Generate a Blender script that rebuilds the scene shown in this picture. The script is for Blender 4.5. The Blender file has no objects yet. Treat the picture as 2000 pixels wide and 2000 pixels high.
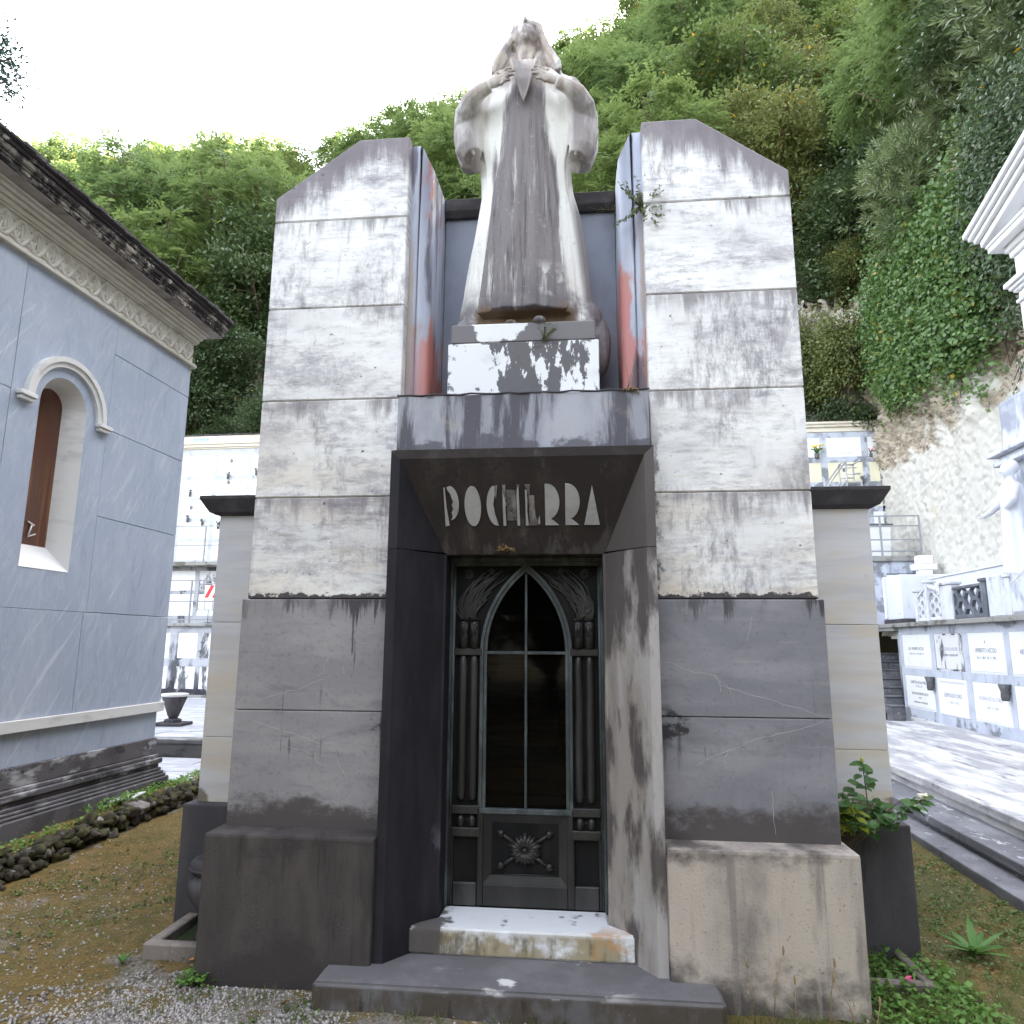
import bpy, bmesh, math, random
import numpy as np
from mathutils import Vector, Matrix, Euler

# ------------------------------------------------------------------ scene, camera, light
sc = bpy.context.scene
COL = sc.collection
rnd = random.Random(11)
nrg = np.random.default_rng(11)

def make_camera():
    yaw, pitch, roll, f = 0.10033, 0.18159, 0.00649, 1399.27
    cy, sy = math.cos(yaw), math.sin(yaw)
    fwd = Vector((-sy, cy, 0)); right = Vector((cy, sy, 0)); up = Vector((0, 0, 1))
    f2 = fwd * math.cos(pitch) + up * math.sin(pitch)
    u2 = up * math.cos(pitch) - fwd * math.sin(pitch)
    r3 = right * math.cos(roll) + u2 * math.sin(roll)
    u3 = u2 * math.cos(roll) - right * math.sin(roll)
    cam = bpy.data.cameras.new('camera')
    ob = bpy.data.objects.new('camera', cam); COL.objects.link(ob)
    m = Matrix(((r3.x, u3.x, -f2.x, 0.3539), (r3.y, u3.y, -f2.y, -4.1178), (r3.z, u3.z, -f2.z, 1.75), (0, 0, 0, 1)))
    ob.matrix_world = m
    cam.sensor_width = 36; cam.lens = 36 * f / 2000
    cam.clip_start = 0.05; cam.clip_end = 2000
    sc.camera = ob
make_camera()

SUN_EL, SUN_AZ = math.radians(40), math.radians(20)      # behind the wooded ridge, everything below stands in open shade
w = bpy.data.worlds.new('World'); sc.world = w; w.use_nodes = True
nt = w.node_tree; nt.nodes.clear()
sky = nt.nodes.new('ShaderNodeTexSky'); sky.sky_type = 'NISHITA'; sky.sun_disc = False
sky.sun_elevation = SUN_EL; sky.sun_rotation = SUN_AZ
sky.air_density = 1.0; sky.dust_density = 2.5; sky.ozone_density = 1.0
bg = nt.nodes.new('ShaderNodeBackground'); bg.inputs['Strength'].default_value = 0.15
wo = nt.nodes.new('ShaderNodeOutputWorld')
hs_ = nt.nodes.new('ShaderNodeHueSaturation'); hs_.inputs['Saturation'].default_value = .34
nt.links.new(sky.outputs[0], hs_.inputs['Color']); nt.links.new(hs_.outputs[0], bg.inputs[0]); nt.links.new(bg.outputs[0], wo.inputs[0])
sun = bpy.data.lights.new('sun', 'SUN'); sun.energy = 4.0; sun.angle = math.radians(0.5); sun.color = (1.0, 0.9, 0.74)
so = bpy.data.objects.new('sun', sun); COL.objects.link(so)
sd = Vector((math.sin(SUN_AZ) * math.cos(SUN_EL), math.cos(SUN_AZ) * math.cos(SUN_EL), math.sin(SUN_EL)))
so.rotation_euler = sd.to_track_quat('Z', 'Y').to_euler()
sc.view_settings.view_transform = 'Standard'; sc.view_settings.look = 'None'
sc.view_settings.exposure = 3.45; sc.view_settings.gamma = 1.0
sc.cycles.max_bounces = 6; sc.cycles.diffuse_bounces = 3; sc.cycles.glossy_bounces = 3
sc.cycles.transmission_bounces = 4; sc.cycles.transparent_max_bounces = 6
sc.cycles.caustics_reflective = False; sc.cycles.caustics_refractive = False
sc.cycles.use_denoising = True
sc.cycles.sample_clamp_indirect = 6.0

# ------------------------------------------------------------------ materials
class Mat:
    def __init__(s, name):
        s.m = bpy.data.materials.new(name); s.m.use_nodes = True
        s.t = s.m.node_tree; s.t.nodes.clear()
        s.out = s.n('ShaderNodeOutputMaterial'); s.tc = None; s.isl = None
    def n(s, typ, **kw):
        nd = s.t.nodes.new(typ)
        for k, v in kw.items(): setattr(nd, k, v)
        return nd
    def l(s, a, b): s.t.links.new(a, b)
    def val(s, inp, v):
        if isinstance(v, bpy.types.NodeSocket): s.l(v, inp)
        else: inp.default_value = v
    def math(s, op, a, b=None, clamp=False):
        nd = s.n('ShaderNodeMath', operation=op, use_clamp=clamp)
        s.val(nd.inputs[0], a)
        if b is not None: s.val(nd.inputs[1], b)
        return nd.outputs[0]
    def coord(s):
        if s.tc is None: s.tc = s.n('ShaderNodeTexCoord').outputs['Object']
        return s.tc
    def island(s):
        if s.isl is None: s.isl = s.n('ShaderNodeNewGeometry').outputs['Random Per Island']
        return s.isl
    def dot(s, vec):
        nd = s.n('ShaderNodeVectorMath', operation='DOT_PRODUCT')
        s.l(s.coord(), nd.inputs[0]); nd.inputs[1].default_value = vec
        return nd.outputs['Value']
    def ramp(s, v, lo, hi, smooth=True):
        nd = s.n('ShaderNodeMapRange'); nd.clamp = True
        if smooth and hi > lo: nd.interpolation_type = 'SMOOTHSTEP'
        s.l(v, nd.inputs['Value']); nd.inputs['From Min'].default_value = lo; nd.inputs['From Max'].default_value = hi
        return nd.outputs['Result']
    def noise(s, sc3, det=4, rough=.55, dis=0, seed=0, isl=0, kind='n', rot=None):
        mu = s.n('ShaderNodeVectorMath', operation='MULTIPLY'); src = s.coord()
        if rot:
            vr = s.n('ShaderNodeVectorRotate', rotation_type='EULER_XYZ'); vr.inputs['Rotation'].default_value = rot; s.l(src, vr.inputs['Vector']); src = vr.outputs[0]
        s.l(src, mu.inputs[0]); mu.inputs[1].default_value = sc3
        if kind == 'v':
            nd = s.n('ShaderNodeTexVoronoi', voronoi_dimensions='4D'); nd.inputs['Scale'].default_value = 1
            o = nd.outputs['Distance']
        else:
            nd = s.n('ShaderNodeTexNoise', noise_dimensions='4D'); nd.inputs['Scale'].default_value = 1
            nd.inputs['Detail'].default_value = det; nd.inputs['Roughness'].default_value = rough; nd.inputs['Distortion'].default_value = dis
            o = nd.outputs[0]
        s.l(mu.outputs[0], nd.inputs['Vector'])
        if isl: s.l(s.math('ADD', s.math('MULTIPLY', s.island(), isl), seed), nd.inputs['W'])
        else: nd.inputs['W'].default_value = seed
        return o

def stone(name, base, layers=(), rough=.75, bump=.15, bs=60, spec=.25, isl=7.0, bump2=None, metal=0.0):
    M = Mat(name)
    col = None
    for i, L in enumerate(layers):
        k = L.get('k', 'n')
        v = M.noise(L.get('s', (1, 1, 1)), L.get('d', 5), L.get('r', .58), L.get('dis', 0), L.get('seed', i * 3.7), L.get('isl', isl), 'v' if k == 'v' else 'n', L.get('rot'))
        if k == 'w':
            v = M.math('SUBTRACT', 1.0, M.math('MULTIPLY', M.math('ABSOLUTE', M.math('SUBTRACT', v, .5)), 2.0))
        for (vec, v0, v1, kk) in L.get('g', ()):
            v = M.math('ADD', v, M.math('MULTIPLY', M.ramp(M.dot(vec), v0, v1, False), kk))
        if 'per' in L:
            z0, pz, st, kk = L['per']
            v = M.math('ADD', v, M.math('MULTIPLY', M.ramp(M.math('FRACT', M.math('DIVIDE', M.math('SUBTRACT', M.dot((0, 0, 1)), z0), pz)), st, 1.0, False), kk))
        f = M.ramp(v, L.get('lo', .5), L.get('hi', .65)) if k != 'v' else M.math('SUBTRACT', 1.0, M.ramp(v, L.get('lo', .1), L.get('hi', .3)))
        for (vec, v0, v1) in L.get('m', ()):
            f = M.math('MULTIPLY', f, M.ramp(M.dot(vec), v0, v1, False))
        for q, (s2, lo2, hi2) in enumerate(L.get('n2', ())):
            f = M.math('MULTIPLY', f, M.ramp(M.noise(s2, 4, .6, 0, 31 + i * 2.3 + q, isl), lo2, hi2))
        f = M.math('MULTIPLY', f, L.get('a', 1.0))
        mx = M.n('ShaderNodeMix', data_type='RGBA')
        M.l(f, mx.inputs['Factor'])
        if col is None: mx.inputs[6].default_value = (*base, 1)
        else: M.l(col, mx.inputs[6])
        mx.inputs[7].default_value = (*L['c'], 1)
        col = mx.outputs[2]
    p = M.n('ShaderNodeBsdfPrincipled')
    if col is None: p.inputs['Base Color'].default_value = (*base, 1)
    else: M.l(col, p.inputs['Base Color'])
    p.inputs['Roughness'].default_value = rough; p.inputs['Metallic'].default_value = metal
    p.inputs['Specular IOR Level'].default_value = spec
    if bump:
        b = M.n('ShaderNodeBump'); b.inputs['Strength'].default_value = bump; b.inputs['Distance'].default_value = .01
        h = M.noise((bs, bs, bs), 4, .65, 0, 1.3)
        if bump2: h = M.math('ADD', h, M.math('MULTIPLY', M.noise(bump2[0], 5, .6, 0, 5.1), bump2[1]))
        M.l(h, b.inputs['Height']); M.l(b.outputs[0], p.inputs['Normal'])
    M.l(p.outputs[0], M.out.inputs[0])
    return M.m

def leafmat(name, c1, c2, c3=None, trans=.4, rough=.5, spec=.3, yellow=0.0):
    M = Mat(name)
    oi = M.n('ShaderNodeObjectInfo')
    mx = M.n('ShaderNodeMix', data_type='RGBA'); M.l(M.island(), mx.inputs['Factor'])
    mx.inputs[6].default_value = (*c1, 1); mx.inputs[7].default_value = (*c2, 1)
    col = mx.outputs[2]
    m2 = M.n('ShaderNodeMix', data_type='RGBA'); M.l(M.math('MULTIPLY', oi.outputs['Random'], .55), m2.inputs['Factor'])
    M.l(col, m2.inputs[6]); m2.inputs[7].default_value = (*(c3 or c1), 1); col = m2.outputs[2]
    if yellow:
        m3 = M.n('ShaderNodeMix', data_type='RGBA')
        M.l(M.ramp(M.island(), 1 - yellow, 1 - yellow + .004), m3.inputs['Factor'])
        M.l(col, m3.inputs[6]); m3.inputs[7].default_value = (.42, .30, .03, 1); col = m3.outputs[2]
    p = M.n('ShaderNodeBsdfPrincipled'); M.l(col, p.inputs['Base Color']); p.inputs['Roughness'].default_value = rough
    p.inputs['Specular IOR Level'].default_value = spec
    t = M.n('ShaderNodeBsdfTranslucent')
    hs = M.n('ShaderNodeHueSaturation'); hs.inputs['Hue'].default_value = .48; hs.inputs['Value'].default_value = 1.7; M.l(col, hs.inputs['Color'])
    M.l(hs.outputs[0], t.inputs[0])
    s = M.n('ShaderNodeMixShader'); s.inputs[0].default_value = trans
    M.l(p.outputs[0], s.inputs[1]); M.l(t.outputs[0], s.inputs[2]); M.l(s.outputs[0], M.out.inputs[0])
    return M.m

def glassmat(name, tint=(.02, .02, .02), mixv=.55, rough=.04):
    M = Mat(name)
    g = M.n('ShaderNodeBsdfGlossy'); g.inputs['Roughness'].default_value = rough; g.inputs['Color'].default_value = (.8, .85, .9, 1)
    t = M.n('ShaderNodeBsdfTransparent'); t.inputs[0].default_value = (.55, .55, .52, 1)
    d = M.n('ShaderNodeBsdfDiffuse'); d.inputs[0].default_value = (*tint, 1)
    m1 = M.n('ShaderNodeMixShader'); m1.inputs[0].default_value = mixv; M.l(t.outputs[0], m1.inputs[1]); M.l(d.outputs[0], m1.inputs[2])
    fr = M.n('ShaderNodeFresnel'); fr.inputs['IOR'].default_value = 1.45
    m2 = M.n('ShaderNodeMixShader'); M.l(M.math('MULTIPLY', fr.outputs[0], .2), m2.inputs[0]); M.l(m1.outputs[0], m2.inputs[1]); M.l(g.outputs[0], m2.inputs[2])
    M.l(m2.outputs[0], M.out.inputs[0])
    return M.m

# ------------------------------------------------------------------ mesh builder
class MB:
    def __init__(s): s.bm = bmesh.new()
    def add(s, bm2, smooth=False):
        me = bpy.data.meshes.new('t'); bm2.to_mesh(me); bm2.free()
        if smooth: me.polygons.foreach_set('use_smooth', [True] * len(me.polygons))
        s.bm.from_mesh(me); bpy.data.meshes.remove(me); return s
    def box(s, x0, x1, y0, y1, z0, z1, bev=.004, seg=1):
        b = bmesh.new(); bmesh.ops.create_cube(b, size=1)
        for v in b.verts: v.co = ((x0 + x1) / 2 + v.co.x * (x1 - x0), (y0 + y1) / 2 + v.co.y * (y1 - y0), (z0 + z1) / 2 + v.co.z * (z1 - z0))
        if bev: bmesh.ops.bevel(b, geom=list(b.edges), offset=min(bev, abs(x1 - x0) * .45, abs(y1 - y0) * .45, abs(z1 - z0) * .45), segments=seg, affect='EDGES', profile=.6)
        return s.add(b)
    def poly(s, pts, d, bev=0, seg=1):
        """closed 3d polygon extruded by vector d"""
        b = bmesh.new()
        vs = [b.verts.new(p) for p in pts]; f = b.faces.new(vs)
        r = bmesh.ops.extrude_face_region(b, geom=[f])
        for g in r['geom']:
            if isinstance(g, bmesh.types.BMVert): g.co += Vector(d)
        bmesh.ops.recalc_face_normals(b, faces=list(b.faces))
        if bev: bmesh.ops.bevel(b, geom=list(b.edges), offset=bev, segments=seg, affect='EDGES')
        return s.add(b)
    def xz(s, pts, y0, y1, bev=0, seg=1): return s.poly([(x, y0, z) for x, z in pts], (0, y1 - y0, 0), bev, seg)
    def yz(s, pts, x0, x1, bev=0, seg=1): return s.poly([(x0, y, z) for y, z in pts], (x1 - x0, 0, 0), bev, seg)
    def xy(s, pts, z0, z1, bev=0, seg=1): return s.poly([(x, y, z0) for x, y in pts], (0, 0, z1 - z0), bev, seg)
    def holed(s, outer, hole, to3, d):
        """flat panel with a hole; outer/hole 2d loops, to3 maps 2d to 3d, d the thickness vector"""
        b = bmesh.new(); es = []
        for lp in (outer, hole):
            vs = [b.verts.new(to3(*p)) for p in lp]
            es += [b.edges.new((vs[i], vs[(i + 1) % len(vs)])) for i in range(len(vs))]
        bmesh.ops.triangle_fill(b, use_beauty=True, use_dissolve=False, edges=es)
        fs = list(b.faces)
        r = bmesh.ops.extrude_face_region(b, geom=fs)
        for g in r['geom']:
            if isinstance(g, bmesh.types.BMVert): g.co += Vector(d)
        bmesh.ops.recalc_face_normals(b, faces=list(b.faces))
        return s.add(b)
    def strip(s, A, B, d, close=False):
        """band between two equal point lists A, B (3d), extruded by d"""
        b = bmesh.new(); n = len(A); d = Vector(d)
        a0 = [b.verts.new(p) for p in A]; b0 = [b.verts.new(p) for p in B]
        a1 = [b.verts.new(Vector(p) + d) for p in A]; b1 = [b.verts.new(Vector(p) + d) for p in B]
        R = range(n if close else n - 1)
        for i in R:
            j = (i + 1) % n
            b.faces.new((a0[i], a0[j], b0[j], b0[i])); b.faces.new((a1[i], b1[i], b1[j], a1[j]))
            b.faces.new((a0[i], a1[i], a1[j], a0[j])); b.faces.new((b0[i], b0[j], b1[j], b1[i]))
        if not close:
            b.faces.new((a0[0], b0[0], b1[0], a1[0])); b.faces.new((a0[-1], a1[-1], b1[-1], b0[-1]))
        bmesh.ops.recalc_face_normals(b, faces=list(b.faces))
        return s.add(b)
    def tube(s, pts, r, seg=6, cap=True, smooth=True, flat=1.0):
        b = bmesh.new(); pts = [Vector(p) for p in pts]; n = len(pts)
        rs = r if isinstance(r, (list, tuple)) else [r] * n
        rings = []; prev = None
        for i, p in enumerate(pts):
            t = (pts[min(i + 1, n - 1)] - pts[max(i - 1, 0)]).normalized()
            if prev is None:
                a = t.orthogonal().normalized()
            else:
                a = (prev - t * prev.dot(t))
                a = a.normalized() if a.length > 1e-6 else t.orthogonal().normalized()
            prev = a; c = t.cross(a)
            rings.append([b.verts.new(p + (a * math.cos(k * 2 * math.pi / seg) + c * math.sin(k * 2 * math.pi / seg) * flat) * rs[i]) for k in range(seg)])
        for i in range(n - 1):
            for k in range(seg):
                b.faces.new((rings[i][k], rings[i][(k + 1) % seg], rings[i + 1][(k + 1) % seg], rings[i + 1][k]))
        if cap and seg > 2:
            b.faces.new(rings[0][::-1]); b.faces.new(rings[-1])
        return s.add(b, smooth)
    def lathe(s, prof, c=(0, 0, 0), seg=16, smooth=True, axis='z'):
        b = bmesh.new(); rings = []
        for r, z in prof:
            rings.append([b.verts.new((c[0] + r * math.cos(k * 2 * math.pi / seg), c[1] + r * math.sin(k * 2 * math.pi / seg), c[2] + z)) for k in range(seg)])
        for i in range(len(rings) - 1):
            for k in range(seg):
                b.faces.new((rings[i][k], rings[i][(k + 1) % seg], rings[i + 1][(k + 1) % seg], rings[i + 1][k]))
        b.faces.new(rings[0][::-1]); b.faces.new(rings[-1])
        return s.add(b, smooth)
    def ell(s, c, r, rot=None, seg=12, smooth=True):
        b = bmesh.new(); bmesh.ops.create_uvsphere(b, u_segments=seg, v_segments=max(6, seg * 2 // 3), radius=1)
        for v in b.verts:
            q = Vector((v.co.x * r[0], v.co.y * r[1], v.co.z * r[2]))
            if rot: q = rot @ q
            v.co = q + Vector(c)
        return s.add(b, smooth)
    def rock(s, c, r, rg, seg=2, amp=.3):
        b = bmesh.new(); bmesh.ops.create_icosphere(b, subdivisions=seg, radius=1)
        ph = [rg.uniform(0, 6) for _ in range(6)]
        for v in b.verts:
            q = v.co
            k = 1 + amp * (math.sin(q.x * 3.1 + ph[0]) * math.sin(q.y * 2.7 + ph[1]) + .6 * math.sin(q.z * 5 + ph[2]) * math.sin(q.x * 6 + ph[3]) + rg.uniform(-.35, .35))
            v.co = Vector((c[0] + q.x * r[0] * k, c[1] + q.y * r[1] * k, c[2] + q.z * r[2] * k))
        return s.add(b, True)
    def build(s, name, mat, parent=None, label=None):
        me = bpy.data.meshes.new(name); s.bm.to_mesh(me); s.bm.free()
        o = bpy.data.objects.new(name, me); COL.objects.link(o)
        if mat: me.materials.append(mat)
        if parent: o.parent = parent
        if label: o['label'] = label
        return o

def npmesh(name, V, F, mat, parent=None, smooth=False):
    me = bpy.data.meshes.new(name)
    V = np.asarray(V, np.float32); F = np.asarray(F, np.int32)
    nf, k = F.shape
    me.vertices.add(len(V)); me.vertices.foreach_set('co', V.ravel())
    me.loops.add(nf * k); me.loops.foreach_set('vertex_index', F.ravel())
    me.polygons.add(nf); me.polygons.foreach_set('loop_start', np.arange(0, nf * k, k, dtype=np.int32))
    me.update(calc_edges=True); me.validate()
    if smooth: me.polygons.foreach_set('use_smooth', np.ones(nf, bool))
    o = bpy.data.objects.new(name, me); COL.objects.link(o)
    if mat: me.materials.append(mat)
    if parent: o.parent = parent
    return o

def tag(o, label=None, cat=None, group=None, kind=None):
    if label: o['label'] = label
    if cat: o['category'] = cat
    if group: o['group'] = group
    if kind: o['kind'] = kind
    return o
def thing(name, label, cat, loc=(0, 0, 0), rz=0, group=None):
    o = bpy.data.objects.new(name, None); COL.objects.link(o); o.location = loc; o.rotation_euler = (0, 0, rz)
    o.empty_display_size = .1
    return tag(o, label, cat, group)
def copy_tree(o, parent=None):
    c = o.copy(); COL.objects.link(c); c.parent = parent
    for ch in o.children: copy_tree(ch, c)
    return c
def text(body, size, mat, parent, M, align='CENTER', name='lettering', ext=.0008, sx=1.0):
    cu = bpy.data.curves.new(name, 'FONT'); cu.body = body; cu.size = size; cu.align_x = align; cu.align_y = 'CENTER'
    cu.extrude = ext; cu.materials.append(mat); cu.resolution_u = 3
    o = bpy.data.objects.new(name, cu); COL.objects.link(o); o.parent = parent
    o.matrix_local = M @ Matrix.Diagonal((sx, 1, 1, 1))
    FONTS.append(o)
    return o
FONTS = []
def fonts_to_mesh():
    dg = bpy.context.evaluated_depsgraph_get(); dg.update()
    for o in FONTS:
        me = bpy.data.meshes.new_from_object(o.evaluated_get(dg)); n = bpy.data.objects.new('lettering', me); COL.objects.link(n)
        n.parent = o.parent; n.matrix_local = o.matrix_local.copy(); bpy.data.objects.remove(o)

def quads_leaf(C, A, Nn, L, W, fold=.0):
    """rhombic leaves: base C, axis A, normal Nn (all Nx3), length L, width W"""
    S = np.cross(A, Nn); S /= (np.linalg.norm(S, axis=1, keepdims=True) + 1e-9)
    L = np.asarray(L).reshape(-1, 1); W = np.asarray(W).reshape(-1, 1)
    mid = C + A * L * .45
    V = np.stack([C, mid + S * W * .5 + Nn * W * fold, C + A * L, mid - S * W * .5 + Nn * W * fold], 1).reshape(-1, 3)
    F = np.arange(len(V)).reshape(-1, 4)
    return V, F
def unit(a): return a / (np.linalg.norm(a, axis=1, keepdims=True) + 1e-9)

A16 = math.radians(1.6)      # chapel, terrace and burial walls stand 1.6 degrees off the tomb's axis
def dframe(p, n, s): # world point from local n (x), s (y)
    return (p[0] + n * math.cos(A16) + s * math.sin(A16), p[1] - n * math.sin(A16) + s * math.cos(A16))
# ------------------------------------------------------------------ stone materials of the tomb
Z = (0, 0, 1)
GRIME = (.045, .038, .042); GREY = (.20, .187, .21); MAUVE = (.13, .112, .125)
def pier_mat(sg):
    slope = (.73 * sg, 0, 1)
    return stone('weathered_marble_' + ('right' if sg > 0 else 'left'), (.88, .865, .84), [
        dict(s=(1.1, 1, 3.2), d=4, lo=.42, hi=.66, c=(.72, .62, .49), a=.8, m=[((0, 0, -1), -3.7, -2.1)]),
        dict(s=(.9, 1, 1.7), d=5, lo=.42, hi=.70, c=(.50, .475, .475), a=.5),
        dict(s=(1.7, 1.2, 3.4), d=12, r=.76, lo=.49, hi=.63, c=(.37, .345, .365), a=.75, n2=[((60, 20, 60), .2, .5)]),
        dict(s=(2.2, 1, 34), d=8, r=.72, lo=.50, hi=.76, c=(.40, .375, .38), a=.7, n2=[((1.3, 1, 2.2), .36, .62)]),
        dict(s=(3.0, 1, 22), d=6, r=.6, lo=.54, hi=.72, c=(.47, .36, .24), a=.4, m=[((0, 0, -1), -4.2, -2.3)]),
        dict(s=(3.4, 1.5, 13), d=12, r=.78, lo=.46, hi=.66, c=(.23, .21, .235), a=.85, n2=[((1.5, 1, 2.4), .43 - .02 * sg, .57)]),
        dict(s=(16, 3, 5), d=10, r=.8, lo=.46, hi=.64, c=(.21, .19, .21), a=.75, g=[((sg, 0, 0), 1.0, 1.65, .08 if sg > 0 else 0)], n2=[((2.2, 1, 1.6), .47, .60)]),
        dict(s=(11, 3, 1.7), d=8, r=.68, lo=.58, hi=.84, c=(.19, .165, .18), a=.9, g=[(slope, 5.84 - .36, 5.84, .44)]),
        dict(s=(9, 3, 1.3), d=8, r=.68, lo=.60, hi=.84, c=(.20, .175, .19), a=.9, g=[(Z, 5.04 - .42, 5.02, .40)]),
        dict(s=(17, 3, 1.5), d=7, r=.7, lo=.64, hi=.84, c=(.22, .195, .205), a=.85, per=(2.0, .6157, .62, .30), n2=[((2.6, 1, 1.1), .42, .58)]),
        dict(s=(5, 2, 3), d=9, r=.74, lo=.62, hi=.80, c=(.30, .275, .285), a=.7, per=(2.0, .6157, .35, .20), n2=[((1.1, 1, 1.5), .44, .6)]),
        dict(s=(12, 12, 9), d=8, r=.7, lo=.66, hi=.76, c=GRIME, a=.85, g=[((-sg, 0, 0), -.86, -.755, .26)], m=[((0, 0, -1), -3.1, -2.7)]),
        dict(s=(16, 5, 22), d=7, r=.7, lo=.62, hi=.68, c=GRIME, a=.95, g=[((0, 0, -1), -2.05, -2.005, .34)]),
    ], rough=.72, bump=.12, bs=45, bump2=((3, 3, 30), .6), spec=.3)
M_pier = {-1: pier_mat(-1), 1: pier_mat(1)}
def block_mat(sg):
    return stone('dark_veined_marble_' + ('right' if sg > 0 else 'left'), (.27, .252, .258) if sg < 0 else (.205, .20, .22), [
        dict(s=(1.2, 1, 4), d=6, lo=.40, hi=.68, c=(.37, .342, .342) if sg < 0 else (.30, .285, .305), a=.85, dis=.4),
        dict(s=(2.4, 1, 9), d=9, r=.7, lo=.5, hi=.70, c=(.155, .142, .152), a=.6, dis=.6),
        dict(s=(2.0, 2, 26), d=7, r=.65, lo=.56, hi=.70, c=(.42, .395, .41), a=.35, dis=.5, n2=[((1.2, 1, 2), .45, .62)]),
        dict(s=(40, 20, 40), d=5, r=.7, lo=.52, hi=.68, c=(.12, .11, .12), a=.35),
        dict(s=(5, 3, .9), d=4, lo=.54, hi=.74, c=(.34, .325, .345), a=.35),
        dict(s=(22, 3, 1.6), d=6, r=.7, lo=.60, hi=.70, c=GRIME, a=.9, g=[(Z, 1.84, 1.99, .20)], n2=[((4, 2, .4), .40, .58)]),
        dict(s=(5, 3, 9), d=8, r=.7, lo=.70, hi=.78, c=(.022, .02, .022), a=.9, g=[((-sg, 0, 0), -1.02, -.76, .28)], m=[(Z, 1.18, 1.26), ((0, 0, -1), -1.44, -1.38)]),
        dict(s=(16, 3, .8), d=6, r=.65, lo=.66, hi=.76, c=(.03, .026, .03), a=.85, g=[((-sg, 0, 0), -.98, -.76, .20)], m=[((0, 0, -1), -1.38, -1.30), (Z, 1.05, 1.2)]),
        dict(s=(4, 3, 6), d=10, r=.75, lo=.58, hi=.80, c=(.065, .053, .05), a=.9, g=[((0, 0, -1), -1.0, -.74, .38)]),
    ], rough=.6, bump=.1, bs=40, bump2=((2, 2, 12), .5), spec=.35, isl=0)
M_block = {-1: block_mat(-1), 1: block_mat(1)}
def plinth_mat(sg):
    return stone('grimy_stone_' + ('right' if sg > 0 else 'left'), (.062, .053, .050) if sg < 0 else (.50, .43, .365), [  # right plinth painted paler to stand in for reflected light
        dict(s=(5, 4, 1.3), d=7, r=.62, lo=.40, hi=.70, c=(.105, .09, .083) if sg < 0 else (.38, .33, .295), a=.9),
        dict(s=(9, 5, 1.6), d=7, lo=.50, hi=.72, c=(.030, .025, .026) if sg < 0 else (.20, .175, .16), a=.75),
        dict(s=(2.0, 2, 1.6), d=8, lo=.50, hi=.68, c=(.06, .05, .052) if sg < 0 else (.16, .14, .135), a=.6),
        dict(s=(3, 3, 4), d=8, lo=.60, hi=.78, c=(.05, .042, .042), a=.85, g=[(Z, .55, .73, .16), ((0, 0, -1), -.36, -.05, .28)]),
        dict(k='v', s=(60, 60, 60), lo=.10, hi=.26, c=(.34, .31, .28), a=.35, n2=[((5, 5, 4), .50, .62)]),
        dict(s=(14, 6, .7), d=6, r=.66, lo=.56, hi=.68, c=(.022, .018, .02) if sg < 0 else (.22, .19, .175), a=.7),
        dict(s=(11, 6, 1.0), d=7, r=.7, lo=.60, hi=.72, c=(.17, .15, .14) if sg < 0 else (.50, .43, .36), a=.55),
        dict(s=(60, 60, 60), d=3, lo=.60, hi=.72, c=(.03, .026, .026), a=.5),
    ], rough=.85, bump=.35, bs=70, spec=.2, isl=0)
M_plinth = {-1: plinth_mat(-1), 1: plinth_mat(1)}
M_vein = stone('pale_calcite', (.40, .385, .39), rough=.7, bump=0)
M_frame = stone('blackened_stone', (.055, .05, .055), [
    dict(s=(5, 5, 2), d=7, lo=.42, hi=.70, c=(.125, .112, .125), a=.8),
    dict(s=(26, 26, 26), d=5, lo=.55, hi=.68, c=(.17, .155, .16), a=.55),
    dict(s=(6, 6, 1.5), d=6, lo=.60, hi=.68, c=(.03, .026, .034), a=.7),
], rough=.7, bump=.25, bs=80, spec=.3)
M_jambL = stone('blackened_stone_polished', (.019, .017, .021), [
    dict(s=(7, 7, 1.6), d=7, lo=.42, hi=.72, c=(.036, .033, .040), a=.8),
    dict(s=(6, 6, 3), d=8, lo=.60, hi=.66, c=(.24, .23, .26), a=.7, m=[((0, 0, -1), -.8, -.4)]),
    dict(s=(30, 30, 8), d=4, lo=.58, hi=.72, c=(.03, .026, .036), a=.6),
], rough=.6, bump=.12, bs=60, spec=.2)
M_jambR = stone('streaked_stone_painted_light', (.34, .30, .265), [  # pale base paints in the light reflected onto this jamb
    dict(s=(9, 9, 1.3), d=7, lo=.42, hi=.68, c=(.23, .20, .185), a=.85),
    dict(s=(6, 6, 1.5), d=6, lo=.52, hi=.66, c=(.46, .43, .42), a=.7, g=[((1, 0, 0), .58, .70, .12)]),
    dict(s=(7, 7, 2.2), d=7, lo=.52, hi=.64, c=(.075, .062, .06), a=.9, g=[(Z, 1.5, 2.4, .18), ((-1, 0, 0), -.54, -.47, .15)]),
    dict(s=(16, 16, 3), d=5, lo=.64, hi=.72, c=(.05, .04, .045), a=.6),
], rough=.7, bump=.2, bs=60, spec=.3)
M_header = stone('blackened_header_stone', (.040, .033, .031), [
    dict(s=(6, 4, 2.5), d=7, lo=.42, hi=.70, c=(.068, .056, .052), a=.8),
    dict(s=(14, 8, 3), d=6, lo=.58, hi=.72, c=(.15, .135, .13), a=.45, g=[((0, 0, -1), -2.5, -2.3, .12)]),
    dict(s=(24, 24, 24), d=5, lo=.56, hi=.66, c=(.035, .03, .03), a=.7, g=[(Z, 2.6, 2.8, .1)]),
], rough=.8, bump=.3, bs=80, spec=.2)
M_letter = stone('white_marble_inlay', (.47, .455, .46), [dict(s=(9, 9, 9), d=6, lo=.45, hi=.7, c=(.30, .29, .30), a=.7)], rough=.6, bump=.05)
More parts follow.
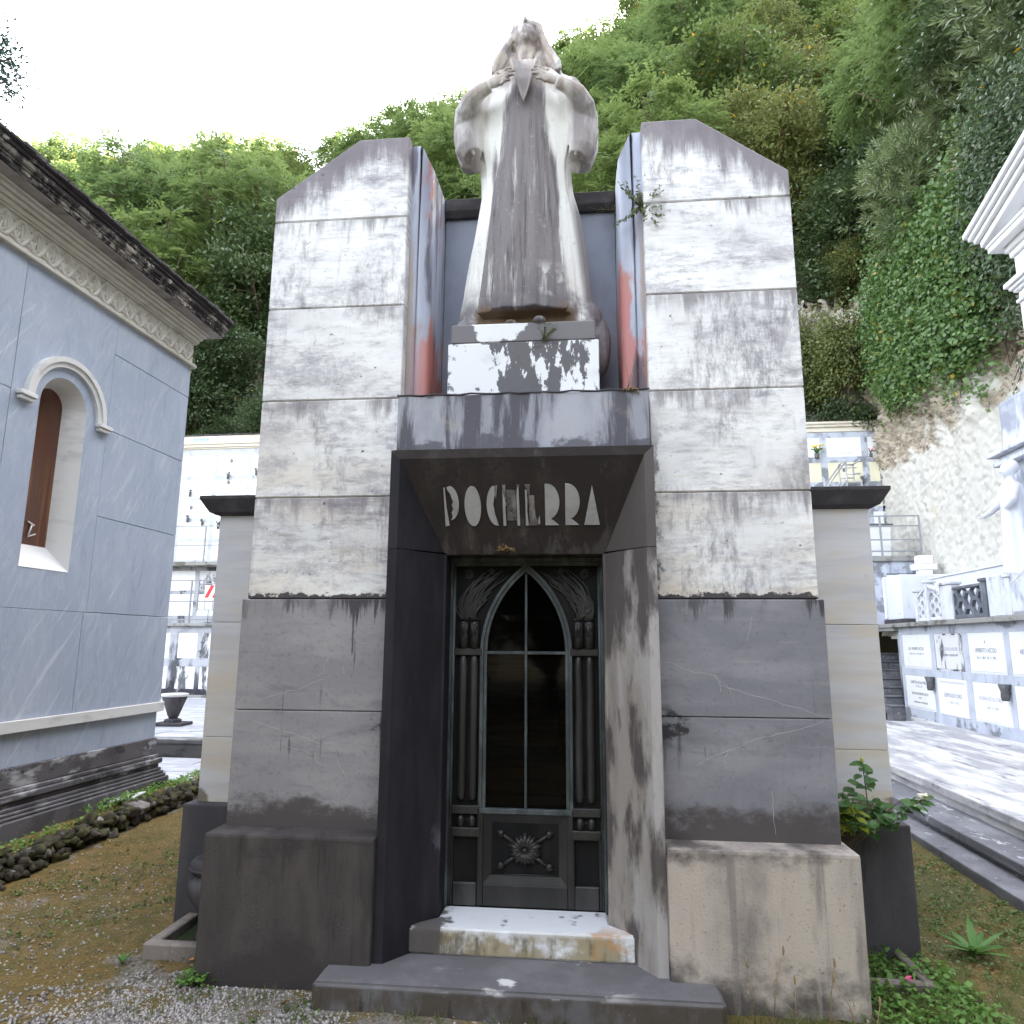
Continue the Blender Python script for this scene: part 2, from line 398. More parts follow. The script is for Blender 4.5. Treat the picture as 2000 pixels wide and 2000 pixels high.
M_letterold = stone('stained_marble_inlay', (.16, .14, .135), [dict(s=(22, 22, 12), d=5, lo=.45, hi=.6, c=(.33, .31, .30), a=.8), dict(s=(14, 14, 20), d=5, lo=.55, hi=.62, c=(.07, .06, .06), a=.9)], rough=.8, bump=.2)
M_lintel = stone('blue_grey_marble_streaked', (.30, .30, .34), [
    dict(s=(3, 3, 1.2), d=6, lo=.42, hi=.60, c=(.44, .44, .48), a=.8),
    dict(s=(6, 3, .8), d=7, r=.62, lo=.66, hi=.74, c=(.075, .07, .085), a=.92, g=[((-1, 0, 0), -.06, .06, .16), ((1, 0, 0), -.58, -.36, .14)]),
    dict(s=(7, 3, 9), d=6, lo=.60, hi=.70, c=(.10, .095, .11), a=.85, g=[((0, 0, -1), -2.98, -2.86, .24)]),
    dict(s=(4, 3, 5), d=5, lo=.56, hi=.7, c=(.34, .31, .25), a=.5),
    dict(k='v', s=(55, 55, 40), lo=.06, hi=.2, c=(.5, .5, .5), a=.5, m=[((-1, 0, 0), -.1, .1)]),
], rough=.6, bump=.15, bs=60, spec=.3, isl=0)
def wing_mat(sg):
    return stone('blue_grey_panel_' + ('right' if sg > 0 else 'left'), (.33, .35, .42), [
        dict(s=(5, 5, 1.2), d=6, lo=.45, hi=.66, c=(.46, .47, .52), a=.7),
        dict(s=(9, 9, .9), d=6, lo=.56, hi=.68, c=(.20, .20, .24), a=.6),
        dict(s=(7, 7, 2.2), d=7, lo=.55, hi=.63, c=(.50, .13, .07) if sg < 0 else (.42, .13, .10), a=.85,
             g=[((0, 0, -1), -3.9 - .35 * (sg > 0), -3.4, .28), ((-1 * sg, 0, 0), -.72, -.64, .05 * (sg > 0))], m=[((-sg, 0, 0), -.76, -.60)] if sg < 0 else [((0, 0, -1), -4.2, -4.1)]),
        dict(s=(8, 8, 1.0), d=5, lo=.60, hi=.70, c=(.07, .06, .08), a=.9, g=[((-sg, 0, 0), -.69, -.61, .10), (Z, 4.55, 4.95, .10)] if sg < 0 else [((0, 0, -1), -3.7, -3.25, .2)]),
        dict(s=(7, 7, 1.5), d=4, lo=.6, hi=.72, c=(.30, .21, .13), a=.6, g=[((sg, 0, 0), .70, .745, .2)], m=[((0, 0, -1), -4.5, -4.2)]),
        dict(s=(5, 5, .7), d=4, lo=.5, hi=.6, c=(.035, .032, .045), a=.95, m=[((0, 1, 0), .16, .20)]),
    ], rough=.5, bump=.1, bs=50, spec=.4, isl=0)
M_back = stone('blue_slate_marble', (.27, .29, .36), [dict(s=(3, 3, 2), d=6, lo=.4, hi=.7, c=(.20, .21, .26), a=.8), dict(s=(9, 3, 2), d=5, lo=.6, hi=.75, c=(.36, .37, .42), a=.5)], rough=.5, bump=.1, isl=0)
M_cap = stone('blackened_cap_stone', (.055, .05, .053), [dict(s=(6, 6, 9), d=7, lo=.45, hi=.7, c=(.12, .11, .115), a=.6), dict(k='v', s=(40, 40, 40), lo=.08, hi=.2, c=(.25, .23, .21), a=.4)], rough=.85, bump=.35, isl=0)
M_flank = stone('pale_banded_marble', (.60, .585, .58), [
    dict(s=(1.0, 1.0, 9), d=7, r=.6, lo=.40, hi=.68, c=(.48, .465, .48), a=.85, dis=.5),
    dict(s=(1.2, 1.2, 6), d=5, lo=.48, hi=.70, c=(.60, .50, .37), a=.7, g=[((0, 0, -1), -2.2, -.8, .12)]),
    dict(s=(.7, .7, 16), d=5, r=.6, lo=.58, hi=.70, c=(.62, .60, .60), a=.5, dis=.7),
    dict(s=(4, 4, 6), d=7, lo=.66, hi=.76, c=(.12, .09, .05), a=.8, g=[((0, 0, -1), -.92, -.74, .26)]),
], rough=.6, bump=.08, bs=40, spec=.3)
M_flankbase = stone('dark_base_stone', (.06, .055, .06), [dict(s=(5, 5, 1.5), d=7, lo=.42, hi=.7, c=(.12, .108, .11), a=.7), dict(s=(9, 9, 1.2), d=5, lo=.58, hi=.7, c=(.025, .022, .03), a=.8)], rough=.7, bump=.25, isl=0)
M_step = stone('grey_step_stone', (.125, .118, .122), [
    dict(s=(4, 4, 4), d=7, lo=.42, hi=.68, c=(.19, .182, .19), a=.7),
    dict(s=(6, 6, 4), d=7, lo=.36, hi=.56, c=(.075, .06, .047), a=.95, m=[((0, 0, -1), -.122, -.10)]),
    dict(s=(22, 10, 3), d=5, lo=.55, hi=.7, c=(.035, .03, .027), a=.8, m=[((0, 0, -1), -.118, -.09)]),
    dict(s=(3.5, 6, 4), d=6, lo=.62, hi=.68, c=(.62, .60, .57), a=.95, g=[((0, -1, 0), .26, .40, .17)], m=[(Z, .10, .124), ((1, 0, 0), -.45, -.1), ((-1, 0, 0), -.6, -.35)]),
    dict(k='v', s=(45, 45, 45), lo=.08, hi=.2, c=(.36, .34, .33), a=.35),
], rough=.8, bump=.3, bs=60, isl=0)
M_sill = stone('white_threshold_marble', (.78, .78, .80), [
    dict(s=(5, 5, 5), d=6, lo=.5, hi=.72, c=(.62, .62, .66), a=.6),
    dict(s=(5, 5, 6), d=7, lo=.34, hi=.50, c=(.33, .265, .15), a=.92, m=[((0, -1, 0), .0, .03), ((0, 0, -1), -.262, -.235)]),
    dict(s=(14, 8, 5), d=7, r=.66, lo=.50, hi=.68, c=(.11, .09, .05), a=.85, g=[((-1, 0, 0), -.1, .45, .12)], m=[((0, -1, 0), .0, .03), ((0, 0, -1), -.258, -.22)]),
    dict(s=(8, 8, 6), d=6, lo=.60, hi=.70, c=(.09, .08, .075), a=.95, g=[((-1, 0, 0), .36, .50, .32)]),
    dict(s=(6, 9, 6), d=5, lo=.62, hi=.72, c=(.50, .27, .10), a=.7, g=[((1, 0, 0), .3, .5, .16)], m=[((0, -1, 0), -.1, .03)]),
], rough=.5, bump=.1, isl=0, spec=.4)

# ------------------------------------------------------------------ the tomb
tomb = thing('mausoleum', 'tall white and dark marble tomb with twin towers and a bronze door', 'mausoleum')
W_, G_ = 1.642, .754
for sg in (-1, 1):
    side = 'left' if sg < 0 else 'right'
    m = MB()
    X = lambda a: a * sg
    zs = [2.0, 2.615, 3.232, 3.849, 4.463]
    for i in range(4):
        m.box(min(X(G_), X(W_)), max(X(G_), X(W_)), 0, .72, zs[i] + .003, zs[i + 1] - .003, .006)
    m.xz([(X(G_), 4.466), (X(W_), 4.466), (X(W_), 4.64), (X(1.094), 5.04), (X(G_), 5.04)], 0, .72, .007)
    m.box(min(X(G_ + .01), X(W_ - .01)), max(X(G_ + .01), X(W_ - .01)), .012, .71, 2.0, 4.6, 0)
    m.build('pier', M_pier[sg], tomb, 'white marble tower streaked grey, %s of the door' % side)
    m = MB()
    m.box(min(X(G_), X(1.6635)), max(X(G_), X(1.6635)), -.02, .66, 1.367, 1.998, .004)
    m.box(min(X(G_), X(1.6635)), max(X(G_), X(1.6635)), -.02, .66, .70, 1.363, .004)
    pb = m.build('pier_base', M_block[sg], tomb, 'dark grey veined marble block under the %s tower' % side)
    m = MB()
    for ln in ([[(.80, 1.66), (.95, 1.60), (1.06, 1.585), (1.10, 1.53), (1.20, 1.50), (1.34, 1.46), (1.52, 1.41), (1.62, 1.37)], [(1.06, 1.585), (1.09, 1.53), (1.085, 1.49)], [(1.10, 1.56), (1.13, 1.52), (1.14, 1.49)], [(1.62, 1.35), (1.45, 1.30), (1.26, 1.255), (1.15, 1.205), (1.11, 1.19), (1.0, 1.15), (.93, 1.10)], [(1.12, 1.20), (1.09, 1.15), (1.10, 1.10)], [(1.33, .99), (1.33, .92), (1.335, .78)], [(1.27, 1.9), (1.26, 1.84), (1.24, 1.77)]] if sg > 0 else
               [[(1.56, 1.41), (1.42, 1.45), (1.30, 1.48), (1.19, 1.525), (1.14, 1.54)], [(1.12, 1.66), (1.145, 1.62), (1.14, 1.58), (1.19, 1.55)], [(1.03, 1.61), (1.02, 1.57)], [(1.58, 1.32), (1.50, 1.29), (1.36, 1.25), (1.22, 1.215), (1.14, 1.185)], [(1.17, 1.14), (1.165, 1.09), (1.10, 1.06)], [(1.05, 1.15), (1.03, 1.08), (.99, 1.02)], [(1.36, 1.17), (1.24, 1.15), (1.20, 1.13)]]):
        pts = []
        for (xa, za), (xb, zb) in zip(ln, ln[1:]):
            for q in range(5): pts.append((X(xa + (xb - xa) * q / 5 + rnd.uniform(-.004, .004)), -.0195, za + (zb - za) * q / 5 + rnd.uniform(-.004, .004)))
        pts.append((X(ln[-1][0]), -.0195, ln[-1][1]))
        m.tube(pts, [.0022 * rnd.uniform(.4, 1.1) for _ in pts], 4)
    m.build('pale_vein', M_vein, pb)
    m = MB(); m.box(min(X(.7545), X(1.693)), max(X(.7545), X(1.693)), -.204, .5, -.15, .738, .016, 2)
    m.build('plinth', M_plinth[sg], tomb, ('soot dark plinth left of the steps' if sg < 0 else 'streaked plinth right of the steps, paler with painted light'))

# door surround: jambs, header with slanted faces, reveal
LB, LC, LD, LE, LF = (.7525, 2.853, -.167), (.70, 2.80, -.167), (.482, 2.29, .12), (.468, 2.276, .128), (.468, 2.276, .31)
zj = 2.31
for sg in (-1, 1):
    m = MB()
    pl = [(LB[0] * sg, .10), (LB[0] * sg, LB[2]), (LC[0] * sg, LC[2]), (LD[0] * sg, LD[2]), (LE[0] * sg, LE[2]), (LF[0] * sg, LF[2]), (.60 * sg, .36), (.60 * sg, .10)]
    # below the header the jamb is a straight prism
    m.xy(pl if sg > 0 else pl[::-1], .126, 2.276)
    # above: tapering cheek between the jamb and the slanted header
    b = bmesh.new()
    def P(x, y, z): return b.verts.new((x * sg, y, z))
    q = [P(LB[0], LB[2], 2.279), P(LC[0], LC[2], 2.279), P(LD[0], LD[2], 2.286), P(LC[0], LC[2], LC[1]), P(LB[0], LB[2], LB[1]), P(LB[0], .1, 2.279), P(LB[0], .1, LB[1])]
    for f in ((0, 1, 3, 4), (1, 2, 3), (0, 4, 6, 5)):
        b.faces.new([q[i] for i in f])
    bmesh.ops.recalc_face_normals(b, faces=list(b.faces)); m.add(b)
    m.build('jamb', M_jambL if sg < 0 else M_jambR, tomb, 'black polished splayed door jamb' if sg < 0 else 'streaked splayed door jamb, paler with painted light')
m = MB()
b = bmesh.new()
def V_(x, y, z): return b.verts.new((x, y, z))
r1 = [V_(-LB[0] + .001, LB[2], LB[1]), V_(LB[0] - .001, LB[2], LB[1])]; r2 = [V_(-LC[0], LC[2], LC[1]), V_(LC[0], LC[2], LC[1])]
r3 = [V_(-LD[0], LD[2], LD[1]), V_(LD[0], LD[2], LD[1])]; r4 = [V_(-LE[0], LE[2], LE[1]), V_(LE[0], LE[2], LE[1])]; r5 = [V_(-LF[0], LF[2], LF[1]), V_(LF[0], LF[2], LF[1])]
r0 = [V_(-LB[0] + .001, .1, LB[1]), V_(LB[0] - .001, .1, LB[1])]
for a, c in ((r0, r1), (r1, r2), (r2, r3), (r3, r4), (r4, r5)): b.faces.new((a[0], a[1], c[1], c[0]))
bmesh.ops.recalc_face_normals(b, faces=list(b.faces)); m.add(b)
m.box(-.6, .6, .312, .40, 2.27, 2.86, 0)
header = m.build('header', M_header, tomb, 'slanted black stone header carrying the family name')
hp0 = Vector((0, -.167, 2.80)); hw = (Vector((0, .12, 2.29)) - hp0).normalized(); hn = Vector((1, 0, 0)).cross(hw)
if hn.y > 0: hn = -hn
def HL(u, v, d=0): return hp0 + Vector((u, 0, 0)) + hw * v + hn * d
def arc(cx, cy, rx, ry, a0, a1, n=14): return [(cx + rx * math.cos(math.radians(a0 + (a1 - a0) * i / n)), cy + ry * math.sin(math.radians(a0 + (a1 - a0) * i / n))) for i in range(n + 1)]
def letter(m, pts, d=.007): m.poly([HL(u, v, .0005) for u, v in pts], hn * d)
m = MB(); mo = MB()
T, Bm = .166, .416
letter(m, [(-.456, T + .012), (-.449, T + .012), (-.4465, .30), (-.436, Bm - .004), (-.460, Bm)])
letter(m, [(-.438, T + .01), (-.425, T + .004)] + arc(-.425, .272, .054, .105, -80, 80) + [(-.424, .379), (-.413, .355), (-.418, .33), (-.407, .31), (-.414, .285), (-.405, .262), (-.412, .24), (-.418, .215), (-.432, .195)])
letter(m, arc(-.2895, .294, .0485, .124, 0, 360, 30)[:-1])
letter(m, [(-.155, T + .006)] + arc(-.150, .290, .057, .125, 250, 95) + [(-.142, Bm)] + [(-.160, .345), (-.168, .285), (-.158, .225)])
letter(mo, [(-.139, T), (-.150, T + .004), (-.1575, .225), (-.150, .25)])
letter(m, [(-.110, T + .03), (-.100, .25), (-.091, .285), (-.098, .30), (-.096, Bm), (-.113, Bm), (-.1125, .30)])
letter(mo, [(-.110, T), (-.093, T), (-.092, .26), (-.100, .245), (-.1095, .195)])
letter(m, [(-.030, .24), (-.024, .18), (-.016, .18), (-.0145, Bm), (-.030, Bm), (-.031, .33)])
letter(mo, [(-.088, .195), (-.034, .20), (-.036, .385), (-.088, .385)], .003)
letter(mo, [(-.028, T), (-.012, T), (-.012, .178), (-.026, .175)])
letter(m, [(.0215, T + .03), (.030, .20), (.033, .26), (.030, .33), (.036, Bm), (.0195, Bm)])
letter(mo, [(.020, T), (.050, T), (.048, .23), (.036, .222), (.030, .192)], .005)
letter(mo, [(.040, .232), (.072, .232), (.078, .375), (.042, .39)], .003)
letter(m, [(.092, .385), (.102, .355), (.1035, Bm - .01), (.094, .41)])
letter(mo, [(.042, .395), (.085, .365), (.09, Bm), (.038, Bm)], .005)
for u0 in (.135, .2525):
    letter(m, [(u0 + .001, T - .002)] + arc(u0 + .012, .272, .072, .108, -88, 80) + [(u0 + .036, .379), (u0 + .078, Bm), (u0 - .001, Bm)])
letter(m, [(.407, T + .01), (.4515, Bm), (.3615, Bm)])
m.build('lettering', M_letter, header); mo.build('broken_lettering', M_letterold, header, 'chipped dark remains of the inlaid letters')

m = MB(); m.box(-.739, .739, -.11, .55, 2.856, 3.2, .005)
m.build('lintel', M_lintel, tomb, 'blue grey streaked marble band above the header')
m = MB(); m.tube([(-.745 + i * .0745, -.112 + .003 * math.sin(i * 1.7), 3.203 + .004 * math.sin(i * 2.3)) for i in range(21)], .006, 5)
m.build('lead_flashing', M_cap, tomb)

for sg in (-1, 1):
    pts = [(.754, .085), (.704, .085), (.702, .094), (.698, .094), (.696, .083), (.675, .08), (.645, .082), (.622, .09), (.611, .103), (.607, .13), (.604, .24), (.603, .36), (.602, .502)]
    tops = [5.03, 5.03, 5.03, 5.03, 5.028, 5.0, 4.93, 4.885, 4.862, 4.86, 4.86, 4.862, 4.865]
    m = MB(); b = bmesh.new()
    lo = [b.verts.new((x * sg, y, 3.19)) for x, y in pts]; hi = [b.verts.new((x * sg, y, z)) for (x, y), z in zip(pts, tops)]
    bk = [b.verts.new((.7535 * sg, max(y, .09) + .005 * i, z)) for i, ((x, y), z) in enumerate(zip(pts, tops))]
    for i in range(len(pts) - 1):
        b.faces.new((lo[i], lo[i + 1], hi[i + 1], hi[i])); b.faces.new((hi[i], hi[i + 1], bk[i + 1], bk[i]))
    bmesh.ops.recalc_face_normals(b, faces=list(b.faces))
    for f in b.faces: f.smooth = abs(f.normal.z) < .5
    m.add(b)
    m.build('niche_wing', wing_mat(sg), tomb, 'curved blue grey panel with rust red stain, %s of the statue' % ('left' if sg < 0 else 'right'))
m = MB(); m.box(-.60, .60, .50, .60, 3.19, 4.745, .003); m.build('back_panel', M_back, tomb)
m = MB(); m.yz([(.44, 4.775), (.47, 4.735), (.62, 4.735), (.62, 4.865), (.44, 4.865)], -.6015, .6015, .004); m.build('back_panel_cap', M_cap, tomb)

# low chamber behind the towers
FX = 2.175
m = MB()
for sg in (-1, 1):
    zz = [.72, 1.13, 1.88, 2.622]
    for i in range(3):
        m.box(min(sg * 1.2, sg * FX), max(sg * 1.2, sg * FX), .6, 3.3, zz[i] + .001, zz[i + 1] - .001, .003)
m.box(-1.19, 1.19, 3.1, 3.29, .1, 2.6, 0)
m.build('chamber_wall', M_flank, tomb)
for sg in (-1, 1):
    m = MB(); m.box(min(sg * 1.2, sg * 2.235), max(sg * 1.2, sg * 2.235), .53, 3.36, -.15, .722, .014, 2); m.build('chamber_plinth', M_flankbase, tomb)
m = MB()
prof = [(FX + .002, 2.615), (FX + .055, 2.635), (FX + .105, 2.72), (FX + .105, 2.742)]
loops = []
b = bmesh.new()
for ex, z in prof:
    d = ex - FX
    loops.append([b.verts.new(p) for p in ((-ex, .6 - d, z), (ex, .6 - d, z), (ex, 3.3 + d, z), (-ex, 3.3 + d, z))])
for a, c in zip(loops, loops[1:]):
    for i in range(4): b.faces.new((a[i], a[(i + 1) % 4], c[(i + 1) % 4], c[i]))
b.faces.new(loops[0][::-1]); b.faces.new(loops[-1]); bmesh.ops.recalc_face_normals(b, faces=list(b.faces)); m.add(b)
m.build('chamber_cap', M_cap, tomb)

m = MB(); m.xy([(-.985, -.399), (.985, -.399), (.985, .02), (-.985, .02)], -.15, .128, .017, 3)
# let the plinths stand on it: only the middle reaches back
m.box(-.752, .752, .0, .33, -.15, .1275, 0)
m.build('lower_step', M_step, tomb, 'worn grey front step')
m = MB(); m.xy([(-.604, -.031), (.604, -.031), (.604, .0), (.470, .118), (.468, .30), (-.468, .30), (-.470, .118), (-.604, .0)], .1285, .263, .011, 2)
m.build('threshold_step', M_sill, tomb, 'white marble threshold step with rusty stained front')

# ------------------------------------------------------------------ bronze door
M_bronze = stone('dark_bronze', (.026, .0245, .024), [  # lighter than the door plate, painting highlights onto the relief
    dict(s=(9, 9, 2), d=6, lo=.42, hi=.7, c=(.055, .052, .052), a=.8),
    dict(s=(6, 6, 1), d=5, lo=.55, hi=.72, c=(.008, .0065, .006), a=.7)], rough=.38, bump=.1, spec=.5, metal=.1, isl=0)
M_door = stone('recess_shade_bronze_plate', (.007, .0068, .007), [dict(s=(9, 9, 2), d=6, lo=.42, hi=.7, c=(.014, .0135, .014), a=.8), dict(s=(7, 7, 1), d=6, lo=.55, hi=.7, c=(.022, .018, .014), a=.6)], rough=.6, bump=.1, spec=.15, isl=0)  # near-black colour paints in recess shade behind the lighter relief
M_bronzeg = stone('verdigris_bronze', (.05, .058, .06), [
    dict(s=(12, 12, 5), d=6, lo=.42, hi=.66, c=(.12, .14, .14), a=.7),
    dict(s=(9, 9, 3), d=5, lo=.55, hi=.7, c=(.03, .032, .03), a=.8)], rough=.5, bump=.12, spec=.35, metal=.1, isl=0)
M_glass = glassmat('dark_door_glass', (.004, .0035, .003), .25)
def archpts(c, R, zs0, n=12, zb=None):
    """right half from spring up to apex then left half down"""
    out = []
    a1 = math.acos(c / R)
    for i in range(n + 1):
        a = a1 * i / n; out.append((-c + R * math.cos(a), zs0 + R * math.sin(a)))
    full = out + [(-x, z) for x, z in out[-2::-1]]
    if zb is not None: full = [(full[0][0], zb)] + full + [(full[-1][0], zb)]
    return full
C0, ZS = .381, 1.70
outer = archpts(C0, .659, ZS, 12, .80); inner = archpts(C0, .619, ZS, 12, .80)
door = MB()
door.holed([(-.455, .268), (.455, .268), (.455, 2.262), (-.455, 2.262)], archpts(C0, .655, ZS, 12, .80), lambda x, z: (x, .315, z), (0, .03, 0))
door_o = door.build('door', M_door, tomb, 'dark bronze door with candle columns and pointed glazed arch')
m = MB(); m.strip([(x, .288, z) for x, z in outer], [(x, .288, z) for x, z in archpts(C0, .640, ZS, 12, .80)], (0, .05, 0))
m.strip([(x, .298, z) for x, z in archpts(C0, .6385, ZS, 12, .80)], [(x, .298, z) for x, z in inner], (0, .04, 0))
m.box(-.281, .281, .284, .335, .770, .8, .003)
m.box(-.0075, .0075, .296, .33, .80, 2.175, .002); m.box(-.24, -.008, .297, .329, 1.686, 1.704, .002); m.box(.008, .24, .297, .329, 1.686, 1.704, .002)
m.build('arch_frame', M_bronzeg, door_o, 'greenish bronze pointed arch with cross bars')
m = MB(); m.xz(archpts(C0, .622, ZS, 12, .799), .316, .322); m.build('pane', M_glass, door_o)
m = MB()
for x0, x1 in ((-.468, -.452), (.452, .468)): m.box(x0, x1, .272, .34, .2635, 2.274, .003)
m.box(-.4515, .4515, .272, .34, 2.25, 2.274, .003)
m.box(-.451, .451, .290, .3145, 2.225, 2.2495, .003)
for x in (-.446, .446): m.tube([(x, .30, .27), (x, .30, 2.22)], .010, 6)
m.build('door_frame', M_bronzeg, tomb)
# candle columns, flames
for sg in (-1, 1):
    col = MB(); fl = MB()
    for cx in (.317, .384):
        x = cx * sg
        col.lathe([(.022, .845), (.026, .87), (.0255, 1.62), (.020, 1.66), (.014, 1.675)], (x, .305, 0), 10)
        col.lathe([(.030, 1.722), (.029, 1.80), (.031, 1.868), (.029, 1.878), (.01, 1.884)], (x, .305, 0), 10)
        for k in range(5):
            a = rnd.uniform(-2.4, -.7); l = rnd.uniform(.03, .09)
            col.tube([(x + .029 * math.cos(a), .305 + .029 * math.sin(a), 1.872), (x + .031 * math.cos(a), .305 + .031 * math.sin(a), 1.872 - l)], [.004, .006], 5)
        col.lathe([(.012, .692), (.021, .705), (.022, .74), (.012, .757)], (x, .305, 0), 10)
    col.box(min(.268 * sg, .438 * sg), max(.268 * sg, .438 * sg), .284, .316, 1.678, 1.72, .004)
    col.box(min(.268 * sg, .438 * sg), max(.268 * sg, .438 * sg), .284, .316, .765, .812, .004)
    col.box(min(.268 * sg, .438 * sg), max(.268 * sg, .438 * sg), .284, .316, .64, .69, .004)
    col.box(min(.268 * sg, .282 * sg), max(.268 * sg, .282 * sg), .290, .316, .27, .638, .003)
    col.box(min(.424 * sg, .438 * sg), max(.424 * sg, .438 * sg), .290, .316, .27, .638, .003)
    col.box(min(.284 * sg, .422 * sg), max(.284 * sg, .422 * sg), .286, .316, .268, .392, .005)
    ap = [(.352 * sg + x * .36, .53 + (z - ZS) * .42 - .02) for x, z in archpts(C0, .659, ZS, 7)]
    col.tube([(x, .312, z) for x, z in ap], .0045, 5)
    for xx in (ap[0][0], ap[-1][0]): col.ell((xx, .311, ap[0][1] - .004), (.008, .006, .006), None, 6)
    for k in range(44):
        x0 = (.317 if k % 2 else .384) * sg + rnd.uniform(-.012, .012); top = rnd.uniform(2.0, 2.215); off = rnd.uniform(.0, .26); ph = rnd.uniform(0, 6); am = rnd.uniform(.008, .02)
        pts = []
        for i in range(11):
            t = i / 10; z = 1.89 + (top - 1.89) * t
            xa = max(0, math.sqrt(max(0, .659 ** 2 - (z - ZS) ** 2)) - C0) + .016
            tx = xa + off * .9 * (1 - .2 * t)
            x = abs(x0) * (1 - t) ** 1.3 + tx * (1 - (1 - t) ** 1.3) + am * math.sin(ph + 5 * t) * t
            x = min(max(x, xa), .432)
            pts.append((x * sg, .308 - .006 * math.sin(3 * t), z))
        fl.tube(pts, [.005 * (1 - .5 * i / 10) + .0015 for i in range(11)], 5)
    for (cx, cz, r) in ((.36, 2.17, .036), (.215, 2.19, .02), (.262, 2.02, .018)):
        fl.tube([((cx + r * (1 - i / 22) * math.cos(i * .62)) * sg, .306, cz + r * (1 - i / 22) * math.sin(i * .62)) for i in range(21)], .004, 5)
        fl.tube([((cx + .7 * r * (1 - i / 22) * math.cos(i * .62 + 1)) * sg, .306, cz + .7 * r * (1 - i / 22) * math.sin(i * .62 + 1)) for i in range(19)], .0035, 5)
    for cx in (.317, .384):
        for k in range(9):
            a = math.radians(20 + 140 * k / 8); fl.tube([(cx * sg, .304, 1.89), (cx * sg + .04 * math.cos(a), .309, 1.888 + .022 * math.sin(a))], [.004, .002], 4)
    col.build('candle_columns', M_bronze, door_o); fl.build('flame_relief', M_bronze, door_o)
M_bronzed = stone('brown_bronze', (.016, .0145, .0135), [dict(s=(9, 9, 3), d=6, lo=.42, hi=.7, c=(.034, .031, .029), a=.8)], rough=.42, bump=.1, spec=.4, isl=0)
# bottom panel with flower cross
m = MB()
o4 = [(-.246, .385), (.241, .385), (.241, .762), (-.246, .762)]; i4 = [(-.199, .438), (.193, .438), (.193, .718), (-.199, .718)]
b = bmesh.new(); a4 = [b.verts.new((x, .296, z)) for x, z in o4]; c4 = [b.verts.new((x, .314, z)) for x, z in i4]
for i in range(4): b.faces.new((a4[i], a4[(i + 1) % 4], c4[(i + 1) % 4], c4[i]))
bmesh.ops.recalc_face_normals(b, faces=list(b.faces)); m.add(b)
for (x0, x1, z0, z1) in ((-.281, -.247, .27, .769), (.242, .276, .27, .769), (-.2465, .2415, .27, .3845), (-.2465, .2415, .7625, .7695)): m.box(x0, x1, .288, .316, z0, z1, .003)
m.tube([(-.2, .309, .439), (.194, .309, .439)], .004, 5)
cx, cz = -.003, .573
for a in (38, 142, 218, 322):
    ca, sa = math.cos(math.radians(a)), math.sin(math.radians(a)) * .8
    m.tube([(cx + .06 * ca, .305, cz + .06 * sa), (cx + .12 * ca, .303, cz + .12 * sa), (cx + .165 * ca, .303, cz + .165 * sa)], [.013, .009, .011], 7)
    m.ell((cx + .178 * ca, .301, cz + .178 * sa), (.021, .016, .021), None, 10)
    m.ell((cx + .198 * ca, .303, cz + .198 * sa), (.009, .008, .009), None, 6)
for k in range(20):
    a = 2 * math.pi * k / 20 + math.pi / 2; r = .102 if k % 4 == 0 else (.096 if k % 2 == 0 else .090)
    m.tube([(cx + .014 * math.cos(a), .298, cz + .014 * math.sin(a)), (cx + .55 * r * math.cos(a), .292, cz + .5 * r * math.sin(a)), (cx + r * math.cos(a), .308, cz + .9 * r * math.sin(a))], [.008, .019, .010], 6)
m.ell((cx, .291, cz), (.014, .008, .014), None, 10)
m.build('flower_panel', M_bronzed, door_o, 'bronze relief of a flower over crossed stems')
m = MB(); m.tube([(.22, .285, .783), (.22, .278, .783)], .005, 6); m.build('stud', M_bronzeg, door_o)
m = MB(); m.tube([(-.262, .287, 1.235), (-.262, .281, 1.235)], .007, 6); m.build('keyhole', M_bronzeg, door_o)

# inside the chamber: reddish panelling and a cross seen through the glass
M_red = stone('reddish_panelling', (.75, .38, .25), [dict(s=(.6, 1, 22), d=4, lo=.5, hi=.62, c=(.15, .07, .05), a=.8)], rough=.6, bump=.1, isl=0)
M_int = stone('dark_chamber_stone', (.05, .048, .045), [dict(s=(2, 2, 4), d=4, lo=.4, hi=.7, c=(.09, .085, .08), a=.7)], rough=.8, bump=.1, isl=0)
alt = thing('altar', 'dim reddish altar behind the door glass', 'altar', (0, 1.5, .263))
m = MB()
m.box(-.62, .62, 0, .5, 0, .62, .006)
for k in range(15): m.box(-.62, .62, .505, .53, .62 + k * .075, .69 + k * .075, .003)
m.build('panelling', M_red, alt)
m = MB(); m.box(-.66, .66, -.04, .5, .6205, .66, .005); m.build('altar_top', M_int, alt)
cr = thing('altar_cross', 'dark upright cross standing on the altar', 'cross', (.14, 1.6, .9235))
m = MB(); m.box(-.045, .045, -.035, .035, 0, .02, .003); m.box(-.012, .012, -.01, .01, .0205, .46, .002); m.box(-.075, -.0125, -.009, .009, .335, .357, .002); m.box(.0125, .075, -.009, .009, .335, .357, .002)
m.build('crucifix', M_bronze, cr)
m = MB(); m.box(-1.19, 1.19, .36, 3.09, .2, .262, 0); m.build('chamber_floor', M_int, tomb)
m = MB(); m.box(-1.19, -1.1, .73, 3.09, .263, 2.60, 0); m.box(1.1, 1.19, .73, 3.09, .263, 2.60, 0); m.box(-.735, .735, .41, .56, 2.3, 2.85, 0); m.build('chamber_lining', M_int, tomb)

